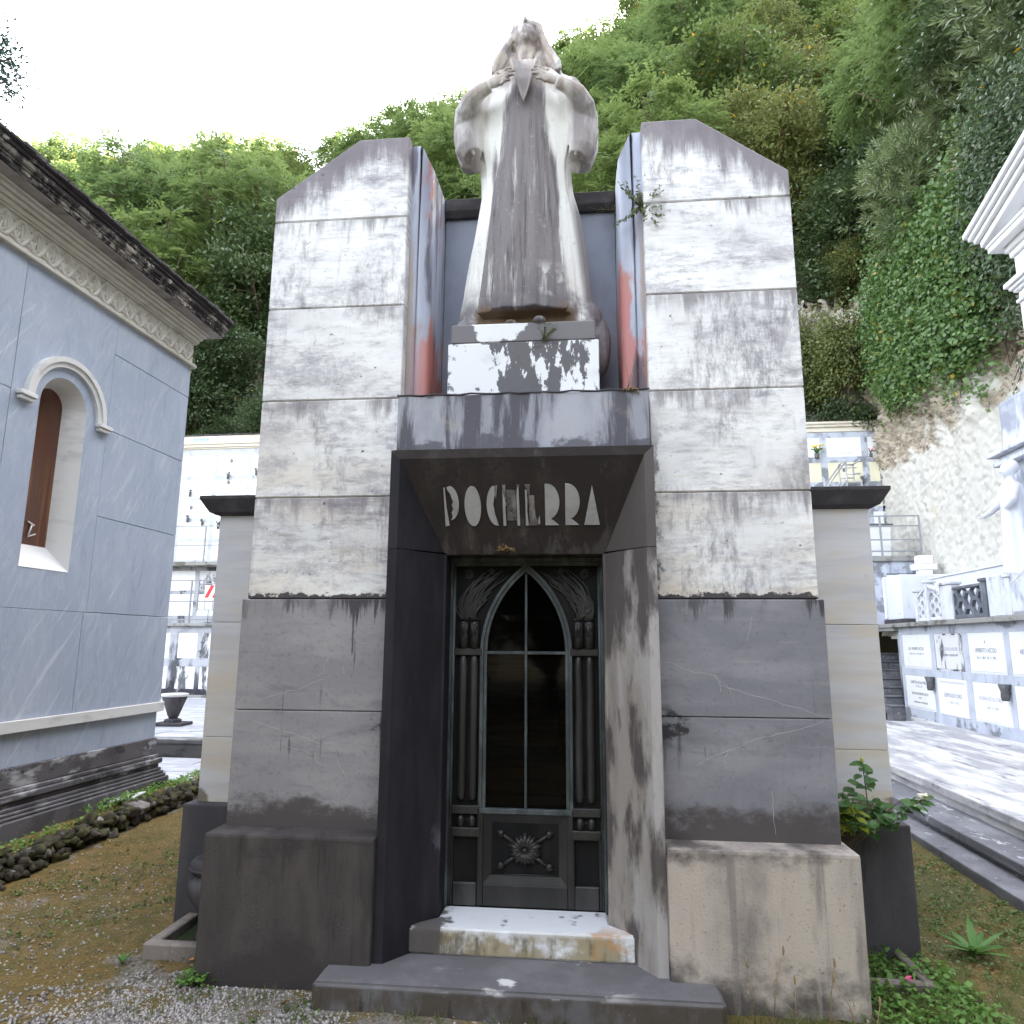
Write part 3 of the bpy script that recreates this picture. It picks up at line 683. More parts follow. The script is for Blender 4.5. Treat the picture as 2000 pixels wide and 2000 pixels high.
# ------------------------------------------------------------------ pedestal and statue
M_ped = stone('white_marble_with_black_crust', (.80, .80, .80), [
    dict(s=(4, 4, 5), d=6, lo=.55, hi=.75, c=(.55, .55, .57), a=.6),
    dict(s=(11, 5, 4.2), d=8, r=.66, lo=.705, hi=.73, c=(.085, .078, .085), a=.93, g=[((1, 0, 0), -.30, -.12, .17), ((-1, 0, 0), -.42, -.22, .10)], m=[((0, 0, -1), -3.5735, -3.572)]),
    dict(s=(6, 5, 9), d=7, lo=.60, hi=.64, c=(.10, .09, .095), a=.9, g=[(Z, 3.545, 3.572, .16)], m=[((0, 0, -1), -3.5735, -3.572)]),
    dict(s=(5, 4, 6), d=7, lo=.62, hi=.66, c=(.15, .137, .145), a=.95, g=[((1, 0, 0), -.06, .10, .30), ((-1, 0, 0), .20, .32, .30), ((0, 0, -1), -3.60, -3.575, .12)], m=[(Z, 3.572, 3.576)]),
    dict(s=(16, 9, 16), d=5, lo=.64, hi=.72, c=(.06, .055, .06), a=.8, g=[((-1, 0, 0), .40, .47, .14)], m=[((0, 0, -1), -3.57, -3.56)]),
], rough=.6, bump=.15, isl=0)
ped = thing('pedestal', 'white marble statue pedestal blotched with black crust', 'pedestal')
m = MB(); m.box(-.465, .462, 0, .46, 3.2005, 3.572, .006); m.build('pedestal_base', M_ped, ped)
m = MB(); m.box(-.45, .444, .004, .45, 3.5725, 3.70, .009); m.build('pedestal_top', M_ped, ped)
# ------------------------------------------------------------------ statue on the pedestal
def loft(m, rings):
    b = bmesh.new(); rr = [[b.verts.new(p) for p in r] for r in rings]; n = len(rr[0])
    for a, c in zip(rr, rr[1:]):
        for k in range(n): b.faces.new((a[k], a[(k + 1) % n], c[(k + 1) % n], c[k]))
    b.faces.new(rr[0][::-1]); b.faces.new(rr[-1]); bmesh.ops.recalc_face_normals(b, faces=list(b.faces)); m.add(b)
def lerp(tab, z):
    for (z0, *a), (z1, *c) in zip(tab, tab[1:]):
        if z <= z1 or (z1, *c) == tab[-1]:
            t = min(1, max(0, (z - z0) / (z1 - z0))); return [p + (q - p) * t for p, q in zip(a, c)]
def robe(tab, zs, N, fold):
    out = []
    for z in zs:
        L, R, cy, b_ = lerp(tab, z); ring = []
        for k in range(N):
            th = 2 * math.pi * k / N; c, s_ = math.cos(th), math.sin(th)
            f = 1 + fold(th, z)
            x = (R if c > 0 else L) * abs(c) ** .85 * (1 if c > 0 else -1) * f
            ring.append((x, cy - b_ * s_ * f, z))
        out.append(ring)
    return out
st = MB()
cloak = [(3.705, .455, .485, .27, .20), (3.95, .41, .415, .26, .19), (4.26, .37, .39, .25, .175), (4.5, .325, .355, .24, .165), (4.7, .292, .305, .235, .155), (4.88, .30, .295, .225, .15), (5.05, .335, .33, .215, .145), (5.3, .325, .32, .205, .15), (5.42, .295, .29, .20, .145), (5.49, .255, .25, .195, .13), (5.55, .18, .18, .19, .11), (5.60, .10, .10, .185, .09)]
loft(st, robe(cloak, [3.705 + i * .0756 for i in range(26)], 96, lambda t, z: .030 * math.sin(11 * t + 1.3 * z) + .020 * math.sin(19 * t - 2 * z) + .012 * math.sin(5 * t)))
panel = [(3.79, .312, .318, .16, .195), (4.2, .272, .285, .16, .175), (4.5, .24, .25, .165, .16), (4.9, .195, .20, .165, .15), (5.2, .165, .165, .165, .145), (5.42, .14, .135, .165, .145), (5.56, .10, .10, .165, .125)]
loft(st, robe(panel, [3.79 + i * .0735 for i in range(25)], 96, lambda t, z: (.045 * math.sin(10 * t + .6) + .034 * math.sin(17 * t + 2.2 * z) + .020 * math.sin(26 * t - z)) * min(1, (5.6 - z))))
st.box(-.30, .30, .10, .42, 3.69, 3.82, 0)
st.ell((.475, .30, 3.65), (.075, .13, .20), None, 14); st.ell((.40, .28, 3.80), (.10, .14, .14), None, 14)
st.tube([(-.40, .2, 3.76), (-.43, .12, 3.715)], [.06, .02], 8)
st.ell((.10, .03, 3.715), (.045, .06, .028), None, 10); st.ell((-.08, .05, 3.712), (.045, .05, .025), None, 10)
for sg in (-1, 1):
    X = lambda p: (p[0] * sg, p[1], p[2])
    dz = 0 if sg < 0 else -.045
    st.tube([X(p) for p in [(.20, .20, 5.47), (.27, .19, 5.43), (.345, .165, 5.34 + dz), (.38, .135, 5.22 + dz), (.388, .115, 5.09 + dz), (.375, .10, 4.98 + dz), (.345, .09, 4.93 + dz * 1.3)]], [.105, .125, .122, .108, .096, .088, .066], 14)
    st.ell(X((.20, .20, 5.475)), (.15, .12, .105), None, 14)
    st.tube([X(p) for p in [(.37, .20, 5.36 + dz), (.425, .19, 5.2 + dz), (.42, .19, 5.05 + dz), (.375, .17, 4.93 + dz), (.33, .14, 4.90 + dz)]], [.075, .065, .065, .07, .05], 10)
    for k in range(4):
        o = .022 * k
        st.tube([X(p) for p in [(.33 + o, .075 + .02 * k, 5.42 + dz), (.385 + o * .9, .05 + .03 * k, 5.22 + dz), (.375 + o, .04 + .03 * k, 5.02 + dz), (.33 + o, .05 + .03 * k, 4.905 + dz)]], [.012, .017, .017, .012], 6)
    # forearm, palm, fingers
    st.tube([X(p) for p in [(.41, .10, 5.16), (.395, .045, 5.22), (.345, -.005, 5.275), (.285, -.035, 5.305), (.225, -.05, 5.335)]], [.070, .070, .062, .048, .042], 12)
    st.ell(X((.185, -.058, 5.358)), (.068, .026, .042), Matrix.Rotation(.40 * sg, 3, 'Y'), 12)
    tips = [(.072, -.070, 5.440), (.050, -.078, 5.412), (.054, -.078, 5.383), (.080, -.070, 5.350)]; roots = [(.148, -.06, 5.405), (.138, -.07, 5.380), (.138, -.07, 5.354), (.148, -.062, 5.328)]
    for r_, t_ in zip(roots, tips):
        mid = ((r_[0] + t_[0]) / 2, (r_[1] + t_[1]) / 2 - .014, (r_[2] + t_[2]) / 2 + .004)
        st.tube([X(r_), X(mid), X(t_)], [.0125, .0120, .0085], 7)
    st.tube([X((.215, -.05, 5.38)), X((.175, -.055, 5.42)), X((.130, -.05, 5.445))], [.015, .013, .010], 7)
# neck, tilted head, face
st.tube([(0, .20, 5.47), (0, .185, 5.62), (0, .165, 5.80)], [.088, .066, .064], 14)
for sg in (-1, 1): st.tube([(.055 * sg, .165, 5.80), (.035 * sg, .11, 5.66), (.012 * sg, .085, 5.56)], [.018, .017, .014], 7)
ax = Vector((0, .50, 1.0)).normalized(); fn = Vector((0, -ax.z, ax.y))
hc = Vector((0, .185, 5.905))
rotm = Matrix((Vector((1, 0, 0)), fn, ax)).transposed()
st.ell(hc, (.088, .105, .155), rotm, 18)
chin = hc - ax * .118 + fn * .045
st.ell(chin, (.042, .034, .032), None, 10); st.ell(hc - ax * .07 + fn * .055, (.066, .05, .06), rotm, 12)
st.tube([hc + ax * .03 + fn * .098, hc - ax * .012 + fn * .125, hc - ax * .03 + fn * .112], [.012, .016, .013], 7)
for sg in (-1, 1):
    st.tube([hc + ax * .045 + fn * .088 + Vector((.014 * sg, 0, 0)), hc + ax * .052 + fn * .080 + Vector((.045 * sg, 0, 0)), hc + ax * .035 + fn * .058 + Vector((.072 * sg, 0, 0))], [.009, .011, .008], 6)
    st.ell(hc + ax * .018 + fn * .084 + Vector((.036 * sg, 0, 0)), (.017, .012, .010), None, 8)
    st.ell(hc - ax * .02 + fn * .07 + Vector((.05 * sg, 0, 0)), (.026, .026, .03), None, 8)
for dz, r in ((-.056, .009), (-.072, .010)): st.tube([hc + ax * dz + fn * .092 + Vector((-.027, .012, 0)), hc + ax * dz + fn * .104, hc + ax * dz + fn * .092 + Vector((.027, .012, 0))], [.005, r, .005], 6)
# hair flowing to the shoulders
st.ell(hc + ax * .02 - fn * .045, (.115, .088, .170), rotm, 16)
for sg in (-1, 1):
    for k in range(7):
        w0 = rnd.uniform(-.02, .02); ph = rnd.uniform(0, 6)
        pts = [(.02 * sg, .215 + .015 * k, 6.055 - .003 * k), (.08 * sg, .195 + .016 * k, 6.0), (.108 * sg + w0 * .3, .165 + .02 * k, 5.88), (.136 * sg + w0, .14 + .02 * k, 5.77), (.170 * sg + w0, .115 + .02 * k, 5.68), (.198 * sg + w0, .09 + .02 * k, 5.60), (.215 * sg + w0, .08 + .015 * k, 5.535)]
        pts = [(x + .008 * math.sin(ph + i * 1.4), y, z) for i, (x, y, z) in enumerate(pts)]
        st.tube(pts, [.022, .027, .029, .031, .031, .028, .018], 7)
for sg in (-1, 1): st.ell((.095 * sg, .20, 5.64), (.085, .075, .15), None, 12)
# V shaped collar
st.poly([(-.085, .035, 5.575), (.085, .035, 5.575), (.05, -.0, 5.40), (.0, -.004, 5.225), (-.05, -.0, 5.40)], (0, -.026, 0), .004)
st.tube([(-.085, .005, 5.575), (-.05, -.024, 5.40), (0, -.03, 5.215), (.05, -.024, 5.40), (.085, .005, 5.575)], [.012, .011, .010, .011, .012], 6)
DK = (.155, .138, .155)
ED = -.8285
M_statue = stone('stained_statue_marble', (.82, .80, .755), [
    dict(s=(4, 4, 1), d=5, lo=.55, hi=.75, c=(.62, .57, .50), a=.5),
    dict(s=(8, 6, .9), d=8, r=.62, lo=.60, hi=.72, c=(.20, .178, .18), a=.97, g=[((1, 0, -.13), ED - .10, ED + .06, .34), ((-1, 0, -.13), ED - .10, ED + .06, .34), (Z, 3.6, 3.61, -.42)], m=[((0, 0, -1), -5.60, -5.48), ((0, -1, 0), -.14, -.11)]),
    dict(s=(5, 5, 5), d=6, lo=.40, hi=.58, c=(.155, .14, .15), a=.9, m=[((0, 0, -1), -4.06, -3.86)]),
    dict(s=(7, 6, 2), d=6, lo=.44, hi=.58, c=(.16, .142, .152), a=.92, g=[((1, 0, .20), 1.14, 1.22, .25)], m=[((1, 0, .12), .83, .88), ((0, 0, -1), -4.75, -4.55)]),
    dict(s=(7, 7, 2.0), d=7, r=.62, lo=.22, hi=.56, c=(.25, .22, .215), a=.95, m=[((1, 0, 0), .275, .33), (Z, 4.7, 4.78)]),
    dict(s=(7, 7, 2.0), d=7, r=.62, lo=.22, hi=.56, c=(.25, .22, .215), a=.95, m=[((-1, 0, 0), .275, .34), (Z, 4.7, 4.78)]),
    dict(s=(9, 9, 2.2), d=6, lo=.30, hi=.60, c=(.40, .33, .28), a=.95, m=[(Z, 5.38, 5.46)]),
    dict(s=(12, 12, 7), d=7, r=.65, lo=.44, hi=.60, c=(.24, .215, .22), a=.85, m=[(Z, 5.35, 5.46)]),
    dict(s=(9, 9, 5), d=6, lo=.25, hi=.60, c=(.36, .295, .25), a=.95, m=[((0, -1, 0), .026, .038), (Z, 5.22, 5.27)]),
    dict(s=(26, 14, 1.3), d=7, r=.7, lo=.52, hi=.66, c=(.07, .06, .062), a=.8, m=[((0, 0, -1), -5.4, -5.2), ((0, -1, 0), -.14, -.1), ((1, 0, -.13), ED - .02, ED + .06), ((-1, 0, -.13), ED - .02, ED + .06)]),
    dict(s=(20, 14, 1.6), d=8, r=.7, lo=.58, hi=.70, c=(.42, .395, .40), a=.8, m=[((0, 0, -1), -5.4, -5.3)]),
    dict(s=(34, 30, 34), d=5, r=.7, lo=.58, hi=.68, c=(.40, .38, .38), a=.45),
    dict(s=(7, 7, 5), d=5, lo=.56, hi=.64, c=(.66, .64, .62), a=.9, g=[((1, 0, 0), .06, .16, .1)], m=[(Z, 3.86, 3.92), ((0, 0, -1), -4.12, -4.02), ((1, 0, 0), .02, .1), ((-1, 0, 0), -.28, -.2)]),
    dict(s=(3, 3, 3), d=3, lo=.2, hi=.3, c=(.16, .105, .06), a=.9, m=[((0, 0, -1), -3.86, -3.80), ((0, 1, 0), -.0, .03), ((1, 0, 0), -.34, -.30), ((-1, 0, 0), -.34, -.30)]),
], rough=.8, bump=.35, bs=70, isl=0, spec=.15, bump2=((22, 22, 3), 1.0))
statue = st.build('marble_statue', M_statue)
tag(statue, 'stained marble statue of a robed woman, head tilted back, hands on her chest', 'statue')
md = statue.modifiers.new('remesh', 'REMESH'); md.mode = 'VOXEL'; md.voxel_size = .0065; md.use_smooth_shade = True
sm = statue.modifiers.new('smooth', 'SMOOTH'); sm.factor = .5; sm.iterations = 2

# ------------------------------------------------------------------ blue marble chapel on the left
M_blue = stone('blue_grey_marble', (.36, .405, .50), [
    dict(s=(2.2, 2.2, 1.1), d=5, lo=.42, hi=.68, c=(.42, .46, .55), a=.8, dis=.8),
    dict(s=(2.0, 4.5, 1.1), d=4, k='w', lo=.955, hi=.99, c=(.56, .58, .63), a=.25, dis=1.6),
    dict(s=(2.5, 7, 1.6), d=6, lo=.56, hi=.72, c=(.28, .32, .41), a=.6, dis=1.2),
    dict(s=(2, 13, 1.1), d=6, r=.6, lo=.54, hi=.72, c=(.58, .60, .65), a=.5, dis=.7, rot=(.42, 0, 0)),
    dict(s=(2, 20, .8), d=4, lo=.62, hi=.70, c=(.68, .69, .73), a=.45, dis=.4, rot=(.62, 0, 0)),
    dict(s=(2, 9, 1.6), d=7, r=.65, lo=.54, hi=.70, c=(.26, .30, .39), a=.5, dis=.8, rot=(.35, 0, 0)),
    dict(s=(5, 5, 1.0), d=5, lo=.55, hi=.75, c=(.30, .315, .36), a=.5, m=[((0, 0, -1), -2.0, -.7)]),
], rough=.45, bump=.04, spec=.35, isl=5)
M_cream = stone('cream_carved_marble', (.58, .55, .49), [
    dict(s=(4, 4, 7), d=6, lo=.45, hi=.7, c=(.42, .38, .32), a=.7),
    dict(s=(6, 6, 3), d=6, lo=.58, hi=.72, c=(.22, .19, .15), a=.6)], rough=.65, bump=.1, isl=0)
M_whitetrim = stone('white_trim_marble', (.68, .665, .65), [
    dict(s=(3, 3, 8), d=6, lo=.5, hi=.7, c=(.45, .43, .42), a=.6), dict(s=(4, 4, 4), d=6, lo=.62, hi=.74, c=(.30, .27, .24), a=.5)], rough=.5, bump=.06, isl=0)
M_cornice = stone('black_stained_cornice', (.26, .235, .21), [
    dict(s=(3, 6, 6), d=8, r=.66, lo=.42, hi=.54, c=(.035, .03, .033), a=.95, g=[(Z, 5.60, 5.69, .12)]),
    dict(s=(5, 5, 6), d=7, r=.66, lo=.57, hi=.62, c=(.50, .45, .40), a=.85)], rough=.8, bump=.3, isl=0)
M_soffit = stone('grey_soffit_stone', (.33, .30, .28), [dict(s=(3, 5, 5), d=6, lo=.45, hi=.68, c=(.16, .135, .12), a=.8)], rough=.8, bump=.15, isl=0)
M_base = stone('black_stained_base', (.115, .105, .11), [
    dict(s=(2, 4, 3), d=7, lo=.42, hi=.66, c=(.06, .055, .058), a=.9),
    dict(s=(2.5, 2.6, 7), d=7, lo=.52, hi=.62, c=(.40, .39, .40), a=.9, m=[(Z, .30, .36)]),
    dict(s=(4, 5, 9), d=6, lo=.56, hi=.62, c=(.045, .04, .045), a=.9, m=[(Z, .34, .40)]),
    dict(s=(9, 9, 9), d=5, lo=.62, hi=.7, c=(.32, .31, .29), a=.5)], rough=.8, bump=.3, isl=0)
M_roof = stone('slate_roof', (.06, .055, .06), [dict(s=(6, 6, 6), d=6, lo=.45, hi=.7, c=(.14, .13, .13), a=.7)], rough=.9, bump=.4, isl=0)
M_brown = stone('brown_glass_panel', (.105, .034, .016), [
    dict(s=(1.5, 3, 1), d=4, lo=.4, hi=.7, c=(.07, .024, .014), a=.8),
    dict(s=(3, 16, .9), d=5, lo=.55, hi=.66, c=(.20, .085, .025), a=.8, g=[((0, 1, 0), -1.95, -1.84, .14)], m=[((0, 0, -1), -3.5, -3.0)])], rough=.25, bump=0, spec=.5, isl=0)
chapel = thing('blue_chapel', 'blue grey marble funerary chapel with arched window and carved frieze', 'chapel', (-4.274, 3.824, 0), -A16)
XW, YE, YN = -.10, -.10, -7.5
def wallp(y0, y1, z0, z1): m.box(-.45, XW, y0 + .003, y1 - .003, z0 + .003, z1 - .003, .003)
m = MB()
hz = [(-.5 + .0, 0)]
hole = [(-2.31, 2.375), (-1.73, 2.375)] + [(-2.02 + .29 * math.cos(a * math.pi / 16), 3.86 + .29 * math.sin(a * math.pi / 16)) for a in range(17)]
m.holed([(-2.62, 2.022), (-1.4335, 2.022), (-1.4335, 5.03), (-2.62, 5.03)], hole, lambda y, z: (XW, y, z), (-.35, 0, 0))
for e0, e1, rows in ((-7.5, -4.9, 0), (-4.9, -2.6215, 0)):
    for z0, z1 in ((2.02, 2.96), (2.96, 3.85), (3.85, 5.03)): wallp(e0, e1, z0, z1)
for z0, z1 in ((2.02, 2.96), (2.96, 3.85), (3.85, 4.65), (4.65, 5.03)): wallp(-1.432, YE, z0, z1)
for e0, e1 in ((-7.5, -5.4), (-5.4, -3.3), (-3.3, -1.47), (-1.47, YE)): wallp(e0, e1, 1.085, 2.02)
for e0, e1 in ((-7.5, -4.4), (-4.4, -2.6), (-2.6, YE - .02)): m.box(-.45, XW - .02, e0 + .002, e1 - .002, .70, .99, .002)
for z0, z1 in ((.70, .985), (1.09, 2.02), (2.02, 2.96), (2.96, 3.85), (3.85, 5.02)):
    for k in range(3): m.box(-.45 - 1.3 * (k + 1) + .002, -.45 - 1.3 * k - .002, YE - .35, YE, z0, z1, .002)
m.box(-4.4, -4.2, YN, YE - .36, .1, 5.0, 0)
m.build('wall', M_blue, chapel)
m = MB()
def ringbox(x1, z0, z1, bev=.004): m.box(-4.5, x1, YN, x1, z0, z1, bev)
ringbox(-.07, .985, 1.085)
m.build('string_course', M_whitetrim, chapel)
m = MB()
m.yz([(YN, 0), (0.0, 0), (0, 0)][:0] or [(YN, -.3), (0.012, -.3), (.012, .29), (YN, .29)], -4.5, .012, .01)
for x1, z0, z1 in ((-.012, .292, .32), (-.03, .3205, .35), (-.05, .3505, .385), (-.07, .3855, .43), (-.045, .4305, .485), (-.075, .4855, .525), (-.10, .5255, .70)): ringbox(x1, z0, z1, .008)
m.build('stepped_base', M_base, chapel)
m = MB(); ringbox(-.095, 5.03, 5.35, .002); ringbox(-.055, 5.032, 5.075, .008); ringbox(-.07, 5.33, 5.352, .004)
# carved interlace
x0 = -.094
for off in (0, math.pi):
    for y in range(1):
        m.tube([(x0, -5.0 + i * .018, 5.205 + .105 * math.sin(i * .018 * 2 * math.pi / .36 + off)) for i in range(272)], .022, 6)
        m.tube([(x0, -5.0 + i * .018, 5.205 + .07 * math.sin(i * .018 * 2 * math.pi / .36 + off + .35)) for i in range(272)], .014, 5)
for k in range(28):
    y = -4.99 + k * .18
    if y > -.14: break
    for r_ in (.062, .036): m.tube([(x0, y + r_ * math.cos(a * math.pi / 7), 5.205 + r_ * 1.25 * math.sin(a * math.pi / 7)) for a in range(15)], .014, 5)
    m.tube([(x0, y + .09, 5.10), (x0, y + .09, 5.31)], .016, 5)
    for sgn in (-1, 1): m.tube([(x0, y + .09, 5.205), (x0, y + .06 * sgn + .09, 5.205 + .085), (x0, y + .02 * sgn + .09, 5.31)], .008, 5)
frz = m.build('frieze', M_cream, chapel, 'cream frieze carved with interlaced knots')
m = MB(); ringbox(-.05, 5.3525, 5.40, .008); ringbox(-.02, 5.4005, 5.44, .01); ringbox(.01, 5.4405, 5.475, .01); ringbox(.03, 5.4755, 5.50, .004)
m.build('cornice_moulding', M_cream, chapel)
m = MB(); ringbox(.135, 5.5005, 5.515, 0); m.build('soffit', M_soffit, chapel)
m = MB(); ringbox(.15, 5.5155, 5.575, .004); ringbox(.165, 5.5755, 5.60, .006); ringbox(.19, 5.6005, 5.66, .012); ringbox(.205, 5.6605, 5.70, .006)
for k in range(26): m.box(.150, .172, -.10 - k * .2, -.0 - k * .2, 5.528, 5.562, .006)
m.build('cornice', M_cornice, chapel, 'cornice blackened with grime')
m = MB(); m.poly([(.215, .215, 5.701), (.215, YN, 5.701), (-2.2, YN, 6.35), (-2.2, .215, 6.35)], (0, 0, .035), .004)
m.poly([(-2.205, .215, 6.35), (-2.205, YN, 6.35), (-4.6, YN, 5.701), (-4.6, .215, 5.701)], (0, 0, .035), .004)
for k in range(60): m.box(.19 + rnd.uniform(-.02, .03), .24 + rnd.uniform(-.015, .015), .2 - (k + 1) * .125, .2 - k * .125 - .004, 5.703 + rnd.uniform(0, .008), 5.742 + rnd.uniform(-.006, .014), .006)
m.build('roof', M_roof, chapel)
m = MB()
oc, orr = (-2.0, .495), .40
for (ro, ri, dx) in ((.50, .45, .05), (.452, .40, .032)):
    A = [(XW, -2.0 + ro * math.cos(a * math.pi / 20), 3.86 + ro * .98 * math.sin(a * math.pi / 20)) for a in range(21)]
    Bp = [(XW, -2.0 + ri * math.cos(a * math.pi / 20), 3.86 + ri * .98 * math.sin(a * math.pi / 20)) for a in range(21)]
    m.strip(A, Bp, (dx, 0, 0))
for y0, y1 in ((-2.585, -2.395), (-1.605, -1.415)):
    m.box(XW, XW + .065, y0, y1, 3.822, 3.862, .006); m.box(XW, XW + .05, y0 + .02, y1 - .02, 3.785, 3.8215, .006)
m.build('hood_mould', M_whitetrim, chapel)
def arch2(c, hw, sill, spring, x, n=16): return [(x, c - hw, sill), (x, c + hw, sill)] + [(x, c + hw * math.cos(a * math.pi / n), spring + hw * math.sin(a * math.pi / n)) for a in range(n + 1)]
wf = MB(); A = arch2(-2.02, .291, 2.374, 3.86, XW + .004); Bq = arch2(-1.985, .16, 2.60, 3.915, -.29)
wf.strip(A, Bq, (-.012, 0, 0), True)
win = wf.build('window', M_whitetrim, chapel, 'white splayed arched window frame')
m = MB(); q = arch2(-1.985, .165, 2.595, 3.915, -.285); m.poly([(x, y, z) for x, y, z in q], (-.01, 0, 0)); m.build('pane', M_brown, win)
m = MB(); m.tube([(-.275, -2.07, 2.80), (-.268, -2.0, 2.775)], .008, 5); m.tube([(-.272, -2.02, 2.78), (-.272, -2.05, 2.68)], .009, 5); m.tube([(-.272, -2.055, 2.665), (-.272, -1.97, 2.70)], .007, 5); m.build('latch', M_whitetrim, win)

# ------------------------------------------------------------------ terrace on the right
M_terr = stone('worn_terrace_stone', (.36, .355, .37), [
    dict(s=(3.2, .9, 3), d=8, r=.64, lo=.42, hi=.60, c=(.66, .645, .635), a=.9),
    dict(s=(7, 1.6, 3), d=7, r=.66, lo=.54, hi=.66, c=(.17, .17, .185), a=.8),
    dict(s=(9, 3, 9), d=7, r=.7, lo=.56, hi=.72, c=(.26, .26, .28), a=.5)], rough=.75, bump=.15, isl=4)
M_tstep = stone('dark_step_stone', (.15, .15, .165), [
    dict(s=(3, 2, 9), d=7, lo=.42, hi=.66, c=(.25, .25, .27), a=.8),
    dict(s=(9, 5, 9), d=6, lo=.60, hi=.68, c=(.60, .59, .60), a=.7),
    dict(s=(14, 14, 3), d=5, lo=.55, hi=.7, c=(.05, .048, .05), a=.6)], rough=.8, bump=.25, isl=3)
T0 = (3.2, 1.3, 0)
steps = thing('terrace_steps', 'three long grey stone steps up to the paved terrace', 'steps', T0, -A16)
m = MB(); m.box(0, .30, -8, 8.6, -.3, .11, .012, 2); m.build('step', M_tstep, steps)
m = MB()
for a, c in ((-8, -2.5), (-2.5, .4), (.4, 3.4), (3.4, 8.6)): m.box(.215, .62, a + .002, c - .002, .15, .228, .012, 2)
m.box(.245, .62, -8, 8.6, .1105, .15, 0); m.build('step', M_tstep, steps)
m = MB()
for a, c in ((-8, -2.0), (-2.0, 1.2), (1.2, 4.6), (4.6, 8.6)): m.box(.565, 1.05, a + .002, c - .002, .31, .392, .012, 2)
m.box(.60, 1.0, -8, 8.6, .2285, .31, 0); m.build('step', M_terr, steps, 'pale worn top step edge')
tp = MB()
for i in range(9):
    for j in range(5):
        tp.box(1.055 + i * .72, 1.055 + (i + 1) * .72 - .004, -8 + j * 3.4 + (i % 2) * .9, -8 + (j + 1) * 3.4 + (i % 2) * .9 - .004, .2, .390 + rnd.uniform(-.002, .002), .004)
tpo = tp.build('terrace_paving', M_terr); tag(tpo, 'pale worn stone paving of the terrace', kind='structure'); tpo.location = T0; tpo.rotation_euler = (0, 0, -A16)

# ------------------------------------------------------------------ burial niche walls
M_conc = stone('stained_niche_frame', (.50, .51, .53), [
    dict(s=(2.5, 2.5, 4), d=6, lo=.45, hi=.68, c=(.38, .40, .43), a=.7),
    dict(s=(5, 5, 1.0), d=6, lo=.55, hi=.68, c=(.22, .235, .25), a=.7),
    dict(s=(4, 4, 2), d=6, lo=.66, hi=.74, c=(.07, .07, .075), a=.85)], rough=.8, bump=.15, isl=0)
M_concd = stone('black_streaked_niche_frame', (.44, .45, .48), [
    dict(s=(2.5, 2.5, 3), d=6, lo=.45, hi=.66, c=(.28, .29, .32), a=.8),
    dict(s=(2.6, 3, .7), d=7, lo=.50, hi=.60, c=(.07, .07, .08), a=.92),
    dict(s=(4, 4, 3), d=7, lo=.56, hi=.64, c=(.035, .035, .042), a=.9, g=[((0, 0, -1), -.95, -.4, .22)])], rough=.85, bump=.2, isl=0)
M_slab = stone('white_niche_slab', (.82, .82, .825), [
    dict(s=(3, 3, 3), d=5, lo=.5, hi=.75, c=(.70, .70, .72), a=.6), dict(s=(5, 5, 1.5), d=6, lo=.66, hi=.76, c=(.38, .39, .42), a=.6)], rough=.5, bump=.03, isl=6)
M_slaby = stone('cream_niche_slab', (.74, .70, .52), [dict(s=(3, 3, 5), d=5, lo=.5, hi=.7, c=(.68, .64, .48), a=.6)], rough=.5, bump=.03, isl=6)
M_slabd = stone('grimy_niche_slab', (.70, .70, .72), [
    dict(s=(4, 4, 1.1), d=7, lo=.50, hi=.58, c=(.07, .07, .08), a=.92), dict(s=(5, 5, 4), d=6, lo=.6, hi=.66, c=(.2, .2, .21), a=.8)], rough=.6, bump=.08, isl=6)
M_ink = stone('engraved_letter', (.20, .20, .22), rough=.7, bump=0)
M_inkl = stone('faded_letter', (.42, .42, .46), rough=.7, bump=0)
M_vase = stone('bronze_vase', (.085, .085, .09), [dict(s=(20, 20, 20), d=4, lo=.45, hi=.65, c=(.15, .16, .16), a=.6)], rough=.5, bump=.05, spec=.5, isl=0)
M_ledge = stone('mossy_ledge', (.30, .295, .28), [dict(s=(4, 4, 6), d=6, lo=.48, hi=.64, c=(.11, .10, .08), a=.85)], rough=.9, bump=.25, isl=0)
M_creamw = stone('cream_plaster', (.74, .69, .59), [dict(s=(2, 2, 8), d=5, lo=.5, hi=.7, c=(.60, .50, .35), a=.6), dict(s=(5, 5, 1), d=5, lo=.62, hi=.74, c=(.35, .29, .2), a=.5)], rough=.8, bump=.08, isl=0)
M_photo = stone('dark_photo_oval', (.10, .10, .11), [dict(s=(40, 40, 30), d=3, lo=.48, hi=.6, c=(.4, .38, .36), a=.8)], rough=.3, bump=0)
FACE_Y = Matrix(((1, 0, 0, 0), (0, 0, -1, 0), (0, 1, 0, 0), (0, 0, 0, 1)))           # text facing -y
FACE_X = Matrix(((0, 0, -1, 0), (-1, 0, 0, 0), (0, 1, 0, 0), (0, 0, 0, 1)))          # text facing -x
def at(M, x, y, z): return Matrix.Translation((x, y, z)) @ M
